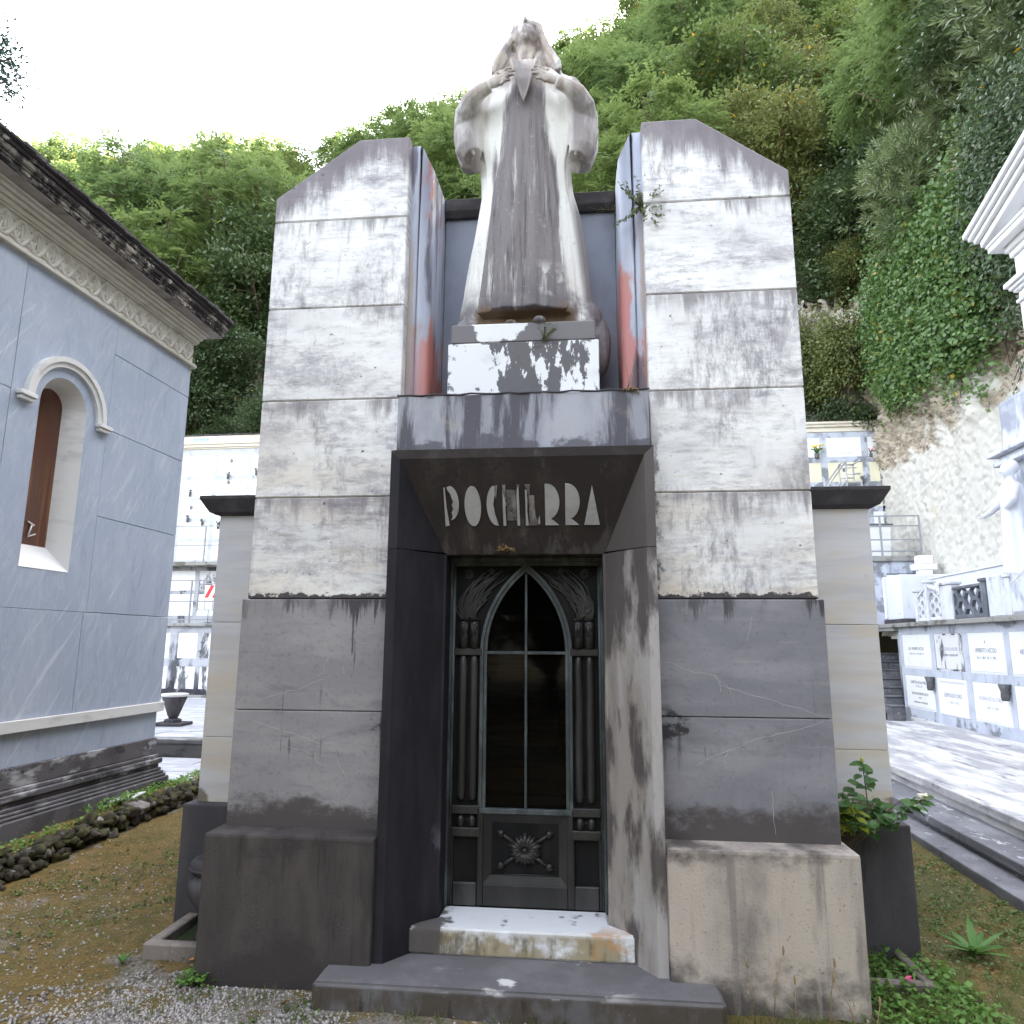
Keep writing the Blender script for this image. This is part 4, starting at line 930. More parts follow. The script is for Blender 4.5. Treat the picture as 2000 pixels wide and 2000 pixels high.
def slab_y(par, x0, x1, z0, z1, mat, frame=True, vase=None, oval=None, txt=(), label=None):
    """niche slab on a wall facing -y (wall plane y=0)"""
    m = MB(); m.box(x0, x1, .004, .05, z0, z1, .003)
    if frame:
        for a in ((x0 + .03, x1 - .03, z0 + .03, z0 + .045), (x0 + .03, x1 - .03, z1 - .045, z1 - .03)): m.box(a[0], a[1], -.002, .01, a[2], a[3], .002)
        for a in ((x0 + .03, x0 + .045), (x1 - .045, x1 - .03)): m.box(a[0], a[1], -.003, .01, z0 + .0455, z1 - .0455, .002)
    s_ = m.build('niche_slab', mat, par, label)
    if vase:
        m = MB(); x, z = x0 + (x1 - x0) * vase[0], z0 + (z1 - z0) * vase[1]
        m.lathe([(.02, -.08), (.035, -.06), (.03, .0), (.045, .05)], (x, -.055, z), 8); m.box(x - .008, x + .008, -.055, .01, z - .01, z + .01, .002)
        for k in range(5): m.tube([(x, -.055, z + .04), (x + rnd.uniform(-.06, .06), -.06 + rnd.uniform(-.03, .03), z + .04 + rnd.uniform(.05, .10))], [.006, .02], 5)
        m.build('flower_vase', M_vase, s_)
    if oval:
        m = MB(); x, z = x0 + (x1 - x0) * oval[0], z0 + (z1 - z0) * oval[1]
        m.xz([(x + .045 * math.cos(a * math.pi / 8), z + .06 * math.sin(a * math.pi / 8)) for a in range(16)], -.012, .004, .003); m.build('photo_oval', M_photo, s_)
    for (b_, sz, fx, fz, mt) in txt:
        text(b_, sz, mt, s_, at(FACE_Y, x0 + (x1 - x0) * fx, .003, z0 + (z1 - z0) * fz))
    return s_
def niche_wall(name, label, x, y, x0, x1, z0, z1, xs, zs, mat_f, cat='burial wall', depth=1.2, top=None):
    """frame with bars between openings xs (list of pairs), rows zs"""
    t = thing(name, label, cat, (x, y, 0), -A16)
    m = MB(); m.box(x0, x1, .055, depth, z0, z1, 0)
    zz = [z0] + [v for p in zs for v in p] + [z1]
    for a, c in zip(zz[0::2], zz[1::2]): m.box(x0, x1, 0, .054, a, c, .004)
    xx = [x0] + [v for p in xs for v in p] + [x1]
    for a, c in zip(xx[0::2], xx[1::2]):
        for (za, zc) in zs: m.box(a, c, .0005, .054, za, zc, 0)
    m.build('niche_frame', mat_f, t)
    return t
# left, three terraces of niches
LX, LY = -9.6, 14.6
cols3 = [(-2.35 + i * 1.006 + .06, -2.35 + (i + 1) * 1.006 - .06) for i in range(5)]
rows3 = [(3.98, 4.45), (4.56, 5.03), (5.14, 5.64), (5.72, 6.22), (6.34, 6.93)]
t3 = niche_wall('burial_wall', 'tall white wall of burial niches under a cream cornice, highest tier behind the chapel', LX, LY, -3.3, 3.1, 3.8, 7.12, cols3, rows3, M_conc)
spec = {(0, 4): dict(), (1, 4): dict(), (2, 4): dict(oval=(.45, .72), vase=(.4, -.05)), (3, 4): dict(vase=(.2, .1)), (2, 3): dict(oval=(.4, .85)), (1, 3): dict(vase=(.3, .2)), (1, 2): dict(oval=(.35, .6), vase=(.3, -.1)), (2, 2): dict(vase=(.1, .3)), (2, 1): dict(vase=(.2, .7)), (1, 1): dict(vase=(.8, .9))}
for i, (a, c) in enumerate(cols3):
    for j, (z0, z1) in enumerate(rows3):
        slab_y(t3, a, c, z0, z1, M_slab, frame=(i + j) % 2 == 0, txt=[('LUIGI', .06, .5, .5, M_inkl)] if (i * 3 + j) % 4 == 1 else (), **spec.get((i, j), {}))
m = MB(); m.box(-3.35, 3.15, -.03, 1.2, 7.121, 7.16, .01); m.box(-3.4, 3.2, -.08, 1.25, 7.161, 7.24, .02, 2); m.box(-3.45, 3.2, -.12, 1.25, 7.241, 7.30, .01)
m.box(-3.4, 3.1, .15, 1.2, 7.301, 7.56, .006); m.build('cornice', M_creamw, t3)
m = MB(); m.box(-3.42, 3.12, .12, 1.22, 7.5605, 7.60, .006); m.build('coping', M_roof, t3)
m = MB(); m.box(-1.18, -.72, .13, .149, 7.36, 7.50, .004); m.build('plaque', stone('blue_enamel_plaque', (.30, .36, .48), rough=.4, bump=0), t3)
t2 = niche_wall('burial_wall', 'stained middle tier of burial niches behind the chapel, railing in front', LX + .1, LY - .6, -3.3, 3.1, 2.2, 3.70, [(a - .03, c - .03) for a, c in cols3], [(2.42, 2.98), (3.08, 3.60)], M_concd)
for i, (a, c) in enumerate(cols3):
    for j, (z0, z1) in enumerate([(2.42, 2.98), (3.08, 3.60)]):
        slab_y(t2, a - .03, c - .03, z0, z1, M_slabd if j and i > 1 else M_slab, oval=(.5, .55) if (i, j) in ((2, 1), (3, 1)) else None, frame=False)
m = MB(); m.box(-3.4, 3.2, -.45, .9, 3.7005, 3.80, .01); m.build('ledge', M_ledge, t2)
t1 = niche_wall('burial_wall', 'black streaked lowest tier of burial niches left of the tomb', LX + .2, LY - 1.45, -3.3, 3.3, .2, 2.12, [(-2.2, -1.3), (-1.17, -.58), (-.35, .16), (.28, 1.1), (1.22, 2.1)], [(.60, 1.14), (1.34, 1.96)], M_concd)
for i, (a, c) in enumerate([(-2.2, -1.3), (-1.17, -.58), (-.35, .16), (.28, 1.1), (1.22, 2.1)]):
    for j, (z0, z1) in enumerate([(.60, 1.14), (1.34, 1.96)]):
        slab_y(t1, a, c, z0, z1, M_slab if i < 3 and j else M_slabd, frame=False)
m = MB(); m.box(-3.4, 3.3, -.10, 1.4, 2.1205, 2.20, .01); m.box(-3.3, 3.3, -.05, .0, .2, .46, .006); m.build('ledge', M_ledge, t1)
M_rail = stone('grey_painted_rail', (.30, .31, .33), [dict(s=(9, 9, 9), d=4, lo=.5, hi=.7, c=(.20, .19, .18), a=.6)], rough=.5, bump=.05, isl=0)
M_alu = stone('aluminium_tube', (.55, .56, .58), rough=.35, bump=0, metal=.6)
def railing(label, loc, rz, L, H, n, mids):
    t = thing('railing', label, 'railing', loc, rz)
    for i in range(n + 1):
        m = MB(); m.box(i * L / n - .018, i * L / n + .018, -.018, .018, 0, H, .003); m.build('post', M_rail, t)
    m = MB()
    for k in mids: m.box(0, L, -.014, .014, H * k - .014, H * k + .014, .004)
    m.build('rails', M_rail, t)
    return t
railing('grey railing on the ledge of the middle niche tier', (LX - 2.5, LY - 1.40, 2.201), -A16, 5.2, 1.08, 4, (.08, .5, .985))
railing('thin grey railing in front of the highest niche tier', (LX - 2.5, LY - .95, 3.801), -A16, 5.2, .95, 4, (.45, .985))
bar = thing('barrier_sign', 'red and white striped barrier on a grey frame', 'barrier', (-8.96, 13.0, 2.202), -A16)
m = MB(); m.tube([(-.28, 0, .32), (-.28, 0, .92), (-.23, 0, .97), (.30, 0, .97), (.32, 0, .92), (.32, 0, .32), (-.28, 0, .32)], .013, 6)
for x in (-.09, .12): m.tube([(x, 0, .32), (x, 0, .60)], .009, 5)
m.tube([(.02, 0, .32), (.02, 0, .02)], .012, 6); m.tube([(.02, -.18, .012), (.02, .18, .012)], .012, 6); m.build('frame', M_rail, bar)
M_red2 = stone('red_paint', (.62, .05, .05), rough=.5, bump=0); M_wht = stone('white_paint', (.82, .82, .82), rough=.5, bump=0)
m = MB(); m.box(-.10, .31, -.022, -.014, .62, .93, .003); bd = m.build('board', M_wht, bar)
m = MB()
for k in range(3):
    x = -.10 + k * .20
    m.poly([(x, -.0225, .621), (min(x + .10, .309), -.0225, .621), (min(x + .25, .309), -.0225, .929 if x + .25 < .31 else .80), (min(x + .15, .309), -.0225, .929)], (0, -.003, 0))
m.build('red_stripe', M_red2, bd)

# ------------------------------------------------------------------ left paved court
M_pave = stone('grey_flagstone', (.34, .345, .37), [
    dict(s=(2, 3, 3), d=6, lo=.45, hi=.64, c=(.52, .52, .54), a=.8), dict(s=(4, 9, 3), d=6, lo=.56, hi=.7, c=(.20, .205, .22), a=.7)], rough=.8, bump=.15, isl=4)
def paving(name, loc, nx, ny, sx, sy, z, kind_label):
    m = MB()
    for i in range(nx):
        for j in range(ny):
            m.box(i * sx + (j % 2) * .3 + .006, (i + 1) * sx + (j % 2) * .3 - .006, j * sy + .006, (j + 1) * sy - .006, z - .1, z + rnd.uniform(-.006, .006), .008)
    o = m.build(name, M_pave); o.location = loc; o.rotation_euler = (0, 0, -A16); tag(o, kind_label, kind='structure')
paving('court_paving', (-12.5, 5.95, 0), 7, 8, 1.3, .95, .40, 'upper grey flagstone court')
paving('path_paving', (-8.0, 4.12, 0), 5, 3, 1.1, .50, .20, 'lower broken flagstone path')
m = MB(); m.box(-12.6, -2.6, 5.66, 5.93, .36, .42, .01); m.box(-12.6, -2.6, 5.70, 5.93, .0, .3595, .006)
kb = m.build('court_kerb', stone('dark_kerb_stone', (.17, .165, .16), [dict(s=(3, 3, 8), d=6, lo=.45, hi=.65, c=(.08, .075, .065), a=.8), dict(s=(3, 9, 20), d=4, lo=.5, hi=.6, c=(.36, .36, .38), a=.6, m=[(Z, .40, .418)])], rough=.85, bump=.25, isl=0)); tag(kb, 'dark stone kerb of the flagstone court', kind='structure')
vs = thing('stone_urn', 'dark tapered stone urn with pale rim on the flagstones', 'urn', (-6.35, 7.4, .405))
m = MB(); m.box(-.24, .24, -.20, .20, 0, .05, .01); m.lathe([(.15, .051), (.15, .09), (.08, .11)], (0, 0, 0), 6, False); m.build('foot', M_flankbase, vs)
m = MB(); m.lathe([(.065, .111), (.09, .16), (.16, .36), (.19, .43), (.18, .45)], (0, 0, 0), 12); m.build('body', M_flankbase, vs)
m = MB(); m.lathe([(.175, .451), (.205, .46), (.21, .50), (.17, .505), (.15, .47)], (0, 0, 0), 14); m.build('rim', M_whitetrim, vs)
po = thing('flower_pot', 'small dark pot lying beside the stone urn', 'pot', (-6.72, 7.25, .405))
m = MB(); m.lathe([(.07, 0), (.11, .08), (.12, .16), (.10, .165), (.07, .09)], (0, 0, 0), 10); m.build('pot_bowl', M_vase, po)
m = MB(); m.tube([(.02, 0, .08), (.10, .02, .28), (.14, .04, .45)], .018, 6); m.build('stem', stone('green_stem', (.10, .22, .17), rough=.7, bump=0), po)
# ------------------------------------------------------------------ right: niche wall along the terrace
RW = thing('burial_wall', 'low blue white wall of inscribed burial niches beside the terrace', 'burial wall', (6.729, 11.307, 0), -A16)
M_bluew = stone('bluish_white_frame', (.52, .55, .62), [
    dict(s=(3, 3, 3), d=6, lo=.45, hi=.66, c=(.40, .43, .50), a=.8),
    dict(s=(4, 4, .8), d=6, lo=.56, hi=.68, c=(.22, .24, .28), a=.75),
    dict(s=(3, 3, 3), d=6, lo=.60, hi=.70, c=(.16, .165, .18), a=.8, g=[((0, 0, -1), -.62, -.40, .14), (Z, 2.0, 2.12, .12)])], rough=.8, bump=.12, isl=0)
S = [(-1.30, -.04), (-2.53, -1.47), (-3.81, -2.71), (-5.0, -3.95), (-6.2, -5.15), (-7.4, -6.35)]
ZR = [(.57, 1.19), (1.33, 1.97)]
m = MB(); m.box(.055, .9, -9, .10, .2, 2.119, 0)
zz = [.2, .57, 1.19, 1.33, 1.97, 2.119]
for a, c in zip(zz[0::2], zz[1::2]): m.box(0, .054, -9, .10, a, c, .004)
ss = [.10] + [v for a, c in S for v in (c, a)] + [-9]
for a, c in zip(ss[0::2], ss[1::2]):
    for z0, z1 in ZR: m.box(.0005, .054, c, a, z0, z1, 0)
m.build('niche_frame', M_bluew, RW)
TX = {(0, 1): [('CAV. MASSIMO ASCOLI', .085, .58, M_ink), ('N. APRILE 1871 - M. OTTOBRE 1934', .055, .43, M_inkl)],
      (1, 1): [('ADA ESEDRA DI ASCOLI', .085, .58, M_inkl), ('N. APRILE 1880 - M. GIUGNO 1941', .055, .42, M_ink)],
      (2, 1): [('UMBERTO ASCOLI', .10, .56, M_ink), ('18 . 11 . 1874    28 . 11 . 1927', .06, .38, M_ink), ('+', .12, .76, M_ink)],
      (3, 1): [('NELLA ASCOLI', .10, .54, M_ink), ('6 . 9 . 1901', .06, .36, M_ink)],
      (0, 0): [('LAURETTA ASCOLI MORELLI', .075, .80, M_ink), ('N. APRILE 1897', .055, .68, M_inkl), ('LINA ASCOLI MAURO ASCOLI', .07, .46, M_ink), ('FIRENZE', .05, .34, M_inkl), ('N. APRILE 1868 - M. OTTOBRE 1940', .05, .2, M_ink)],
      (1, 0): [('LEOPOLDO CURCI', .10, .55, M_inkl), ('1 . 4 . 1861 - 8 . 8 . 1933', .05, .36, M_inkl)],
      (2, 0): [('EDUINA ASCOLI CURCI', .085, .60, M_inkl), ('2 . 1868    8 . 4 . 1948', .055, .38, M_inkl)]}
for i, (a, c) in enumerate(S):
    for j, (z0, z1) in enumerate(ZR):
        m = MB(); m.box(.006, .05, a, c, z0, z1, .004)
        if j == 0 and i in (1,): 
            for q in ((a, c, z0, z0 + .05), (a, c, z1 - .05, z1)): m.box(-.012, .02, q[0], q[1], q[2], q[3], .004)
            for q in ((a, a + .05), (c - .05, c)): m.box(-.0125, .02, q[0], q[1], z0 + .0505, z1 - .0505, .004)
        else: m.box(-.004, .01, a + .03, c - .03, z0 + .03, z1 - .03, .006)
        s_ = m.build('niche_slab', M_slabd if (i, j) == (1, 1) else M_slab, RW, 'white slab streaked black at its edges' if (i, j) == (1, 1) else None)
        for body, sz, fz, mt in TX.get((i, j), []):
            text(body, sz, mt, s_, at(FACE_X, -.0055, (a + c) / 2, z0 + (z1 - z0) * fz), sx=.78)
        if (i, j) in ((0, 0), (2, 0)):
            m = MB(); y = a - .02; z = z1 - .12
            m.lathe([(.05, -.11), (.06, -.06), (.055, .02), (.085, .13), (.07, .13)], (-.075, y, z), 10); m.box(-.06, .03, y - .015, y + .015, z - .02, z + .02, .003); m.build('flower_vase', M_vase, s_)
m = MB(); m.box(-.13, .95, -9, 1.05, 2.1195, 2.20, .012, 2); m.box(-.10, .3, .105, 1.0, 2.05, 2.119, .004)
m.build('ledge', M_ledge, RW)
st2 = thing('corner_stairs', 'short dark stone stairs climbing behind the niche wall end', 'stairs', (6.9, 11.45, .39), -A16)
for k in range(7):
    m = MB(); m.box(-.42 + .0, .38, .0 + k * .24, .0 + (k + 1) * .24 + .02, -.2 if k == 0 else (k - 1) * .17 + .02, k * .17 + .15, .01); m.box(-.44, .38, -.02 + k * .24, (k + 1) * .24 - .02, k * .17 + .1505, k * .17 + .19, .012)
    m.build('stair', M_tstep, st2)
pl = thing('stair_pier', 'streaked white pier at the end of the niche wall', 'pier', (6.729, 11.43, .2), -A16)
m = MB(); m.box(.02, .20, .005, .12, 0, 1.84, .01); m.build('shaft', M_concd, pl)

# upper terrace behind the niche wall
m = MB(); m.box(6.9, 8.4, 2.0, 12.2, 1.9, 2.195, 0); o = m.build('upper_terrace', M_terr); tag(o, 'upper burial terrace floor', kind='structure')
def world(n, s): return dframe((6.729, 11.307), n, s)
def placed(name, label, cat, n, s, z, group=None): p = world(n, s); return thing(name, label, cat, (p[0], p[1], z), -A16, group)
M_tomb = stone('bluish_white_tomb', (.72, .74, .79), [dict(s=(3, 3, 2), d=6, lo=.5, hi=.72, c=(.58, .60, .67), a=.6), dict(s=(5, 5, .9), d=6, lo=.64, hi=.72, c=(.3, .3, .33), a=.6)], rough=.6, bump=.06, isl=0)
tb = placed('box_tomb', 'plain white box tomb on a low black base, left end of the ledge', 'tomb', .02, 0, 2.201)
m = MB(); m.box(.06, 1.0, .02, .80, .095, 1.0, .02, 2); m.box(.02, 1.0, .82, 1.5, .095, 1.02, .06, 3)
for y, z in ((.14, .22), (.70, .86)): m.ell((.055, y, z), (.012, .02, .02), None, 6)
m.build('chest', M_tomb, tb)
m = MB(); m.box(.0, 1.0, -.02, 1.5, 0, .094, .006); m.build('base', M_flankbase, tb)
gt = placed('panel_tomb', 'long pale tomb of four upright marble panels behind the lattice balustrade', 'tomb', .55, 0, 2.201)
m = MB()
for k in range(4): m.box(0, .5, -.2 - (k + 1) * .92 + .006, -.2 - k * .92 - .006, 0, .86, .008)
m.build('panels', M_tomb, gt)
m = MB(); m.box(-.02, .52, -3.92, -.16, .8605, .90, .01); m.build('coping', M_tomb, gt)
M_lat = stone('white_lattice_stone', (.66, .67, .70), [dict(s=(5, 5, 3), d=6, lo=.48, hi=.66, c=(.45, .46, .50), a=.7), dict(s=(6, 6, 1), d=6, lo=.58, hi=.66, c=(.16, .16, .18), a=.8)], rough=.75, bump=.15, isl=3)
M_latd = stone('dark_lattice_stone', (.13, .14, .165), [dict(s=(5, 5, 3), d=6, lo=.48, hi=.66, c=(.24, .25, .28), a=.7)], rough=.75, bump=.15, isl=3)
bl = placed('balustrade', 'white and grey balustrade with hexagon openings on the niche wall ledge', 'balustrade', -.02, 0, 2.201)
def hexpanel(y0, y1, z0, z1, mat, r=.115, ztop=None):
    m = MB(); dy, dz = r * 1.5, r * math.sqrt(3)
    i = 0; y = y0 + r * .3
    while y < y1 + r * .2:
        z = z0 + (dz / 2 if i % 2 else 0)
        while z < z1 + .01:
            lim = z1 if ztop is None else z1 + (ztop - z1) * (y - y0) / (y1 - y0)
            if z < lim:
                A = [(0, min(max(y + r * math.cos(a * math.pi / 3), y0), y1), min(max(z + r * math.sin(a * math.pi / 3), z0), lim)) for a in range(6)]
                B = [(0, min(max(y + .74 * r * math.cos(a * math.pi / 3), y0 + .01), y1 - .01), min(max(z + .74 * r * math.sin(a * math.pi / 3), z0 + .01), lim - .01)) for a in range(6)]
                m.strip(A, B, (.06, 0, 0), True)
            z += dz
        i += 1; y += dy
    lim = z1 if ztop is None else ztop
    m.poly([(-.015, y0, z1), (-.015, y1, lim), (-.015, y1, lim + .045), (-.015, y0, z1 + .045)], (.09, 0, 0), .006); m.box(-.01, .075, y0, y1, z0 - .05, z0, .006)
    m.build('lattice_panel', mat, bl)
for y, w_, h, mt in ((-.95, .10, .56, M_lat), (-1.42, .10, .70, M_lat), (-2.2, .44, .60, M_lat), (-3.46, .14, .56, M_latd), (-4.15, .13, .56, M_lat)):
    m = MB(); m.box(-.03, .13, y - w_ / 2, y + w_ / 2, 0, h, .01); m.box(-.05, .15, y - w_ / 2 - .025, y + w_ / 2 + .025, h + .0005, h + .05, .008); m.build('post', mt, bl)
hexpanel(-1.365, -1.005, .06, .60, M_lat, .10, .44); hexpanel(-1.97, -1.475, .06, .46, M_lat, .11, .62); hexpanel(-3.385, -2.425, .06, .50, M_latd, .15); hexpanel(-5.6, -4.22, .06, .98, M_lat, .15, .44)
m = MB(); m.box(.0, .09, -4.08, -3.54, 0, .28, .01); m.build('kerb', M_lat, bl)
nb = placed('name_stone', 'small grey stone with raised letters behind the lattice', 'stone', .14, 0, 2.201)
m = MB(); m.box(0, .1, -4.05, -3.52, 0, .56, .01); ns = m.build('stone_block', M_tomb, nb)
text('FAMI', .17, M_ink, ns, at(FACE_X, -.002, -3.79, .44), sx=.8)

# monument with a standing figure at the right edge, on the upper terrace
mon = placed('wall_monument', 'tall grey white marble monument with cornice at the right edge', 'monument', .52, -3.2, 2.201)
M_monu = stone('grey_white_monument', (.66, .68, .74), [
    dict(s=(3, 3, 1.2), d=6, lo=.48, hi=.60, c=(.27, .29, .35), a=.85, g=[(Z, 2.7, 3.0, .14)]),
    dict(s=(3, 3, 3), d=6, lo=.5, hi=.7, c=(.54, .56, .62), a=.6)], rough=.7, bump=.1, isl=0)
m = MB(); m.box(0, .7, -1.7, -.35, 0, 2.40, .01); m.build('stele', M_monu, mon)
m = MB(); m.box(-.16, .85, -1.85, -.18, 2.4005, 2.47, .008); m.box(-.10, .8, -1.8, -.24, 2.47, 2.56, .03, 2); m.box(-.22, .9, -1.9, -.12, 2.5605, 2.63, .008); m.build('cornice', M_monu, mon)
m = MB(); m.box(-.05, .8, -1.75, -.30, 2.6305, 3.45, .06, 2); m.build('crown_block', M_monu, mon)
m = MB(); m.box(-.55, -.005, -1.6, -.35, 0, .62, .015); m.build('figure_base', M_monu, mon)
# the figure
fg = MB(); fx, fy = -.28, -.85
fz0 = .62
tabf = [(fz0, .24, .24, fy, .22), (fz0 + .5, .20, .20, fy, .18), (fz0 + .95, .17, .17, fy, .15), (fz0 + 1.2, .19, .19, fy, .14), (fz0 + 1.36, .14, .14, fy, .11), (fz0 + 1.42, .06, .06, fy, .06)]
rings = []
for i in range(20):
    z = fz0 + i * .0747; L, R, cy_, b_ = lerp(tabf, z); rings.append([(fx + L * (1 + .06 * math.sin(8 * a * math.pi / 20 + z)) * math.cos(a * math.pi / 20), cy_ + b_ * (1 + .07 * math.sin(7 * a * math.pi / 20)) * math.sin(a * math.pi / 20), z) for a in range(40)])
loft(fg, rings)
fg.tube([(fx, fy, fz0 + 1.38), (fx, fy, fz0 + 1.5)], [.06, .055], 10); fg.ell((fx - .02, fy + .0, fz0 + 1.60), (.105, .095, .125), None, 12); fg.ell((fx + .02, fy - .01, fz0 + 1.63), (.11, .11, .12), None, 12)
fg.tube([(fx - .11, fy + .02, fz0 + 1.59), (fx - .14, fy + .02, fz0 + 1.57), (fx - .11, fy + .02, fz0 + 1.55)], [.015, .018, .012], 6)
fg.tube([(fx - .03, fy + .15, fz0 + 1.32), (fx - .05, fy + .30, fz0 + 1.10), (fx - .08, fy + .50, fz0 + 1.02), (fx - .10, fy + .68, fz0 + .98)], [.075, .065, .05, .036], 10)
for k in range(4): fg.tube([(fx - .10 + .02 * k, fy + .68, fz0 + .985), (fx - .12 + .03 * k, fy + .76, fz0 + .975 + .005 * k), (fx - .13 + .035 * k, fy + .82 - .01 * k, fz0 + .985)], [.014, .012, .009], 6)
fg.tube([(fx - .08, fy + .66, fz0 + .99), (fx - .14, fy + .70, fz0 + 1.03)], [.014, .01], 6)
fg.tube([(fx - .03, fy - .15, fz0 + 1.32), (fx - .12, fy - .22, fz0 + 1.1), (fx - .2, fy - .12, fz0 + .98)], [.075, .065, .05], 10)
fo = fg.build('robed_statue', M_tomb); md = fo.modifiers.new('remesh', 'REMESH'); md.mode = 'VOXEL'; md.voxel_size = .014; md.use_smooth_shade = True
fo.location = mon.location + Vector((0, 0, .003)); fo.rotation_euler = (0, 0, -A16); tag(fo, 'white robed statue reaching its arm out in front of the monument', 'statue')

# walkway with railing, bin, stairs on wheels, upper niche wall
ww = thing('walkway', 'grey walkway slab with an inscribed niche below, right background', 'walkway', (7.0, 12.1, 0), -A16)
m = MB(); m.box(-4.2, .76, 0, 2.6, 3.56, 3.68, .012); m.build('slab', M_ledge, ww)
m = MB(); m.box(-4.2, .70, .06, .4, 3.30, 3.5595, .004); m.box(-4.2, -.10, .06, .4, 2.2, 3.30, .004); m.box(.58, .70, .06, .4, 2.2, 3.30, .004); m.box(-.10, .58, .09, .4, 2.2, 3.30, 0); m.build('front_wall', M_bluew, ww)
m = MB(); m.box(-.095, .575, .05, .09, 2.55, 3.26, .006); m.box(-.03, .50, .044, .06, 3.15, 3.165, .002); ws = m.build('niche_slab', M_slab, ww)
for k in range(5): 
    m2 = None
text('BARBARA RAGG. LEON', .062, M_ink, ws, at(FACE_Y, .20, .049, 2.97), sx=.8); text('N. 1882 - M. 1936', .05, M_ink, ws, at(FACE_Y, .22, .049, 2.86), sx=.8)
rl = railing('grey railing of the walkway beside the cliff', (6.05, 12.2, 3.681), -A16, 1.62, .90, 2, (.12, .40, .74, .985))
bn = thing('rubbish_bin', 'white bin with a black lid behind the walkway railing', 'bin', (6.98, 12.75, 3.681), -A16)
m = MB(); m.xz([(-.22, 0), (.22, 0), (.26, .72), (-.26, .72)], -.22, .24, .02, 2); m.build('bin_body', M_wht, bn)
m = MB(); m.poly([(-.29, -.27, .722), (.29, -.27, .722), (.29, .28, .80), (-.29, .28, .80)], (0, 0, .045), .012); m.tube([(-.25, .27, .83), (.28, .27, .83)], .03, 7); m.build('lid', M_vase, bn)
cb = thing('cross_block', 'stacked white stone block shaped like a cross beside the walkway', 'cross', (7.50, 11.75, 2.2), -A16)
m = MB(); m.box(-.10, .10, -.08, .08, 0, 1.0, .01); m.box(-.13, .13, -.10, .10, 1.0005, 1.13, .008); m.box(-.22, .22, -.12, .12, 1.1305, 1.25, .008); m.box(-.14, .16, -.11, .11, 1.2505, 1.43, .02); m.build('block', M_wht, cb)
cols = [(-2.6 + i * 1.01, -1.75 + i * 1.01) for i in range(4)]
rws = [(3.95, 4.45), (4.58, 5.08), (5.22, 5.72), (5.86, 6.37), (6.52, 7.03)]
t4 = niche_wall('burial_wall', 'grey framed niche wall with cream slabs high on the right, next to the cliff', 7.15, 14.45, -3.0, .72, 3.6, 7.18, [(a + .05, c + .05) for a, c in cols], rws, M_bluew)
for i, (a, c) in enumerate(cols):
    for j, (z0, z1) in enumerate(rws):
        s_ = slab_y(t4, a + .05, c + .05, z0, z1, M_slaby if j in (2, 3) else M_slab, frame=True, oval=(.46, .62) if (i, j) in ((3, 4), (2, 3), (3, 3)) else None,
                    vase=(.95, .0) if (i, j) in ((2, 3),) else None, txt=[('GIOVANNI', .07, .5, .18, M_inkl)] if (i + j) % 3 == 0 else ())
m = MB(); m.box(-3.05, .76, -.03, 1.0, 7.181, 7.30, .01); m.box(-3.05, .80, -.10, 1.0, 7.301, 7.36, .012); m.box(-3.05, .83, -.15, 1.0, 7.361, 7.43, .02); m.build('cornice', M_creamw, t4)
def bouquet(label, loc, cols_, n=9, vase=True, s=1.0, group=None):
    t = thing('flower_vase', label, 'vase', loc, 0, group)
    m = MB(); m.lathe([(.04 * s, 0), (.06 * s, .02 * s), (.065 * s, .14 * s), (.055 * s, .14 * s)], (0, 0, 0), 9); m.build('pot', M_vase, t)
    m = MB()
    for k in range(n): m.tube([(0, 0, .12 * s), (rnd.uniform(-.06, .06) * s, rnd.uniform(-.06, .04) * s, .22 * s), (rnd.uniform(-.15, .15) * s, rnd.uniform(-.12, .05) * s, rnd.uniform(.2, .34) * s)], [.008 * s, .02 * s, .012 * s], 4)
    m.build('foliage', cols_[0], t)
    m = MB()
    for k in range(n): m.ell((rnd.uniform(-.12, .12) * s, rnd.uniform(-.12, .05) * s, rnd.uniform(.22, .36) * s), (.035 * s, .035 * s, .028 * s), None, 6)
    m.build('flowers', cols_[1], t)
M_gr = stone('bouquet_green', (.05, .12, .03), rough=.6, bump=0); M_yel = stone('yellow_flower', (.75, .55, .08), rough=.6, bump=0); M_pink = stone('pink_flower', (.7, .12, .25), rough=.6, bump=0)
bouquet('yellow bouquet in a dark vase on the high niche wall', (6.33, 14.33, 6.44), (M_gr, M_yel)); bouquet('small pink flowers at the corner of the high niche wall', (7.66, 14.36, 6.48), (M_gr, M_pink), 4, True, .6)
ld = thing('rolling_ladder', 'aluminium rolling stairs standing in front of the high niche wall', 'ladder', (6.5, 13.3, 3.681))
def LT(a, b, r=.018): m.tube([Vector(a) - ld.location, Vector(b) - ld.location], r, 6)
m = MB()
for dy in (0, .45):
    y = 13.1 + dy
    LT((5.2, y, 4.2), (6.57, y, 6.05)); LT((5.45, y, 4.1), (6.57, y, 5.60))
    for x in (6.57, 6.90): LT((x, y, 3.75), (x, y, 6.08 if (x < 6.7 or dy) else 5.6))
    LT((6.57, y, 5.75), (6.9, y, 5.75)); LT((5.15, y, 3.75), (6.9, y, 3.75)); LT((5.2, y, 3.75), (5.2, y, 4.2)); LT((5.3, y, 3.85), (6.55, y, 5.5), .024)
LT((6.57, 13.1, 6.08), (6.57, 13.55, 6.08)); LT((6.9, 13.1, 6.08), (6.9, 13.55, 6.08)); LT((6.57, 13.55, 6.08), (6.9, 13.55, 6.08)); LT((6.57, 13.33, 5.95), (6.9, 13.33, 5.95), .012)
m.build('rails', M_alu, ld)
m = MB(); m.box(.08, .39, -.2, .25, 1.84, 1.87, .004); m.build('platform', M_rail, ld)
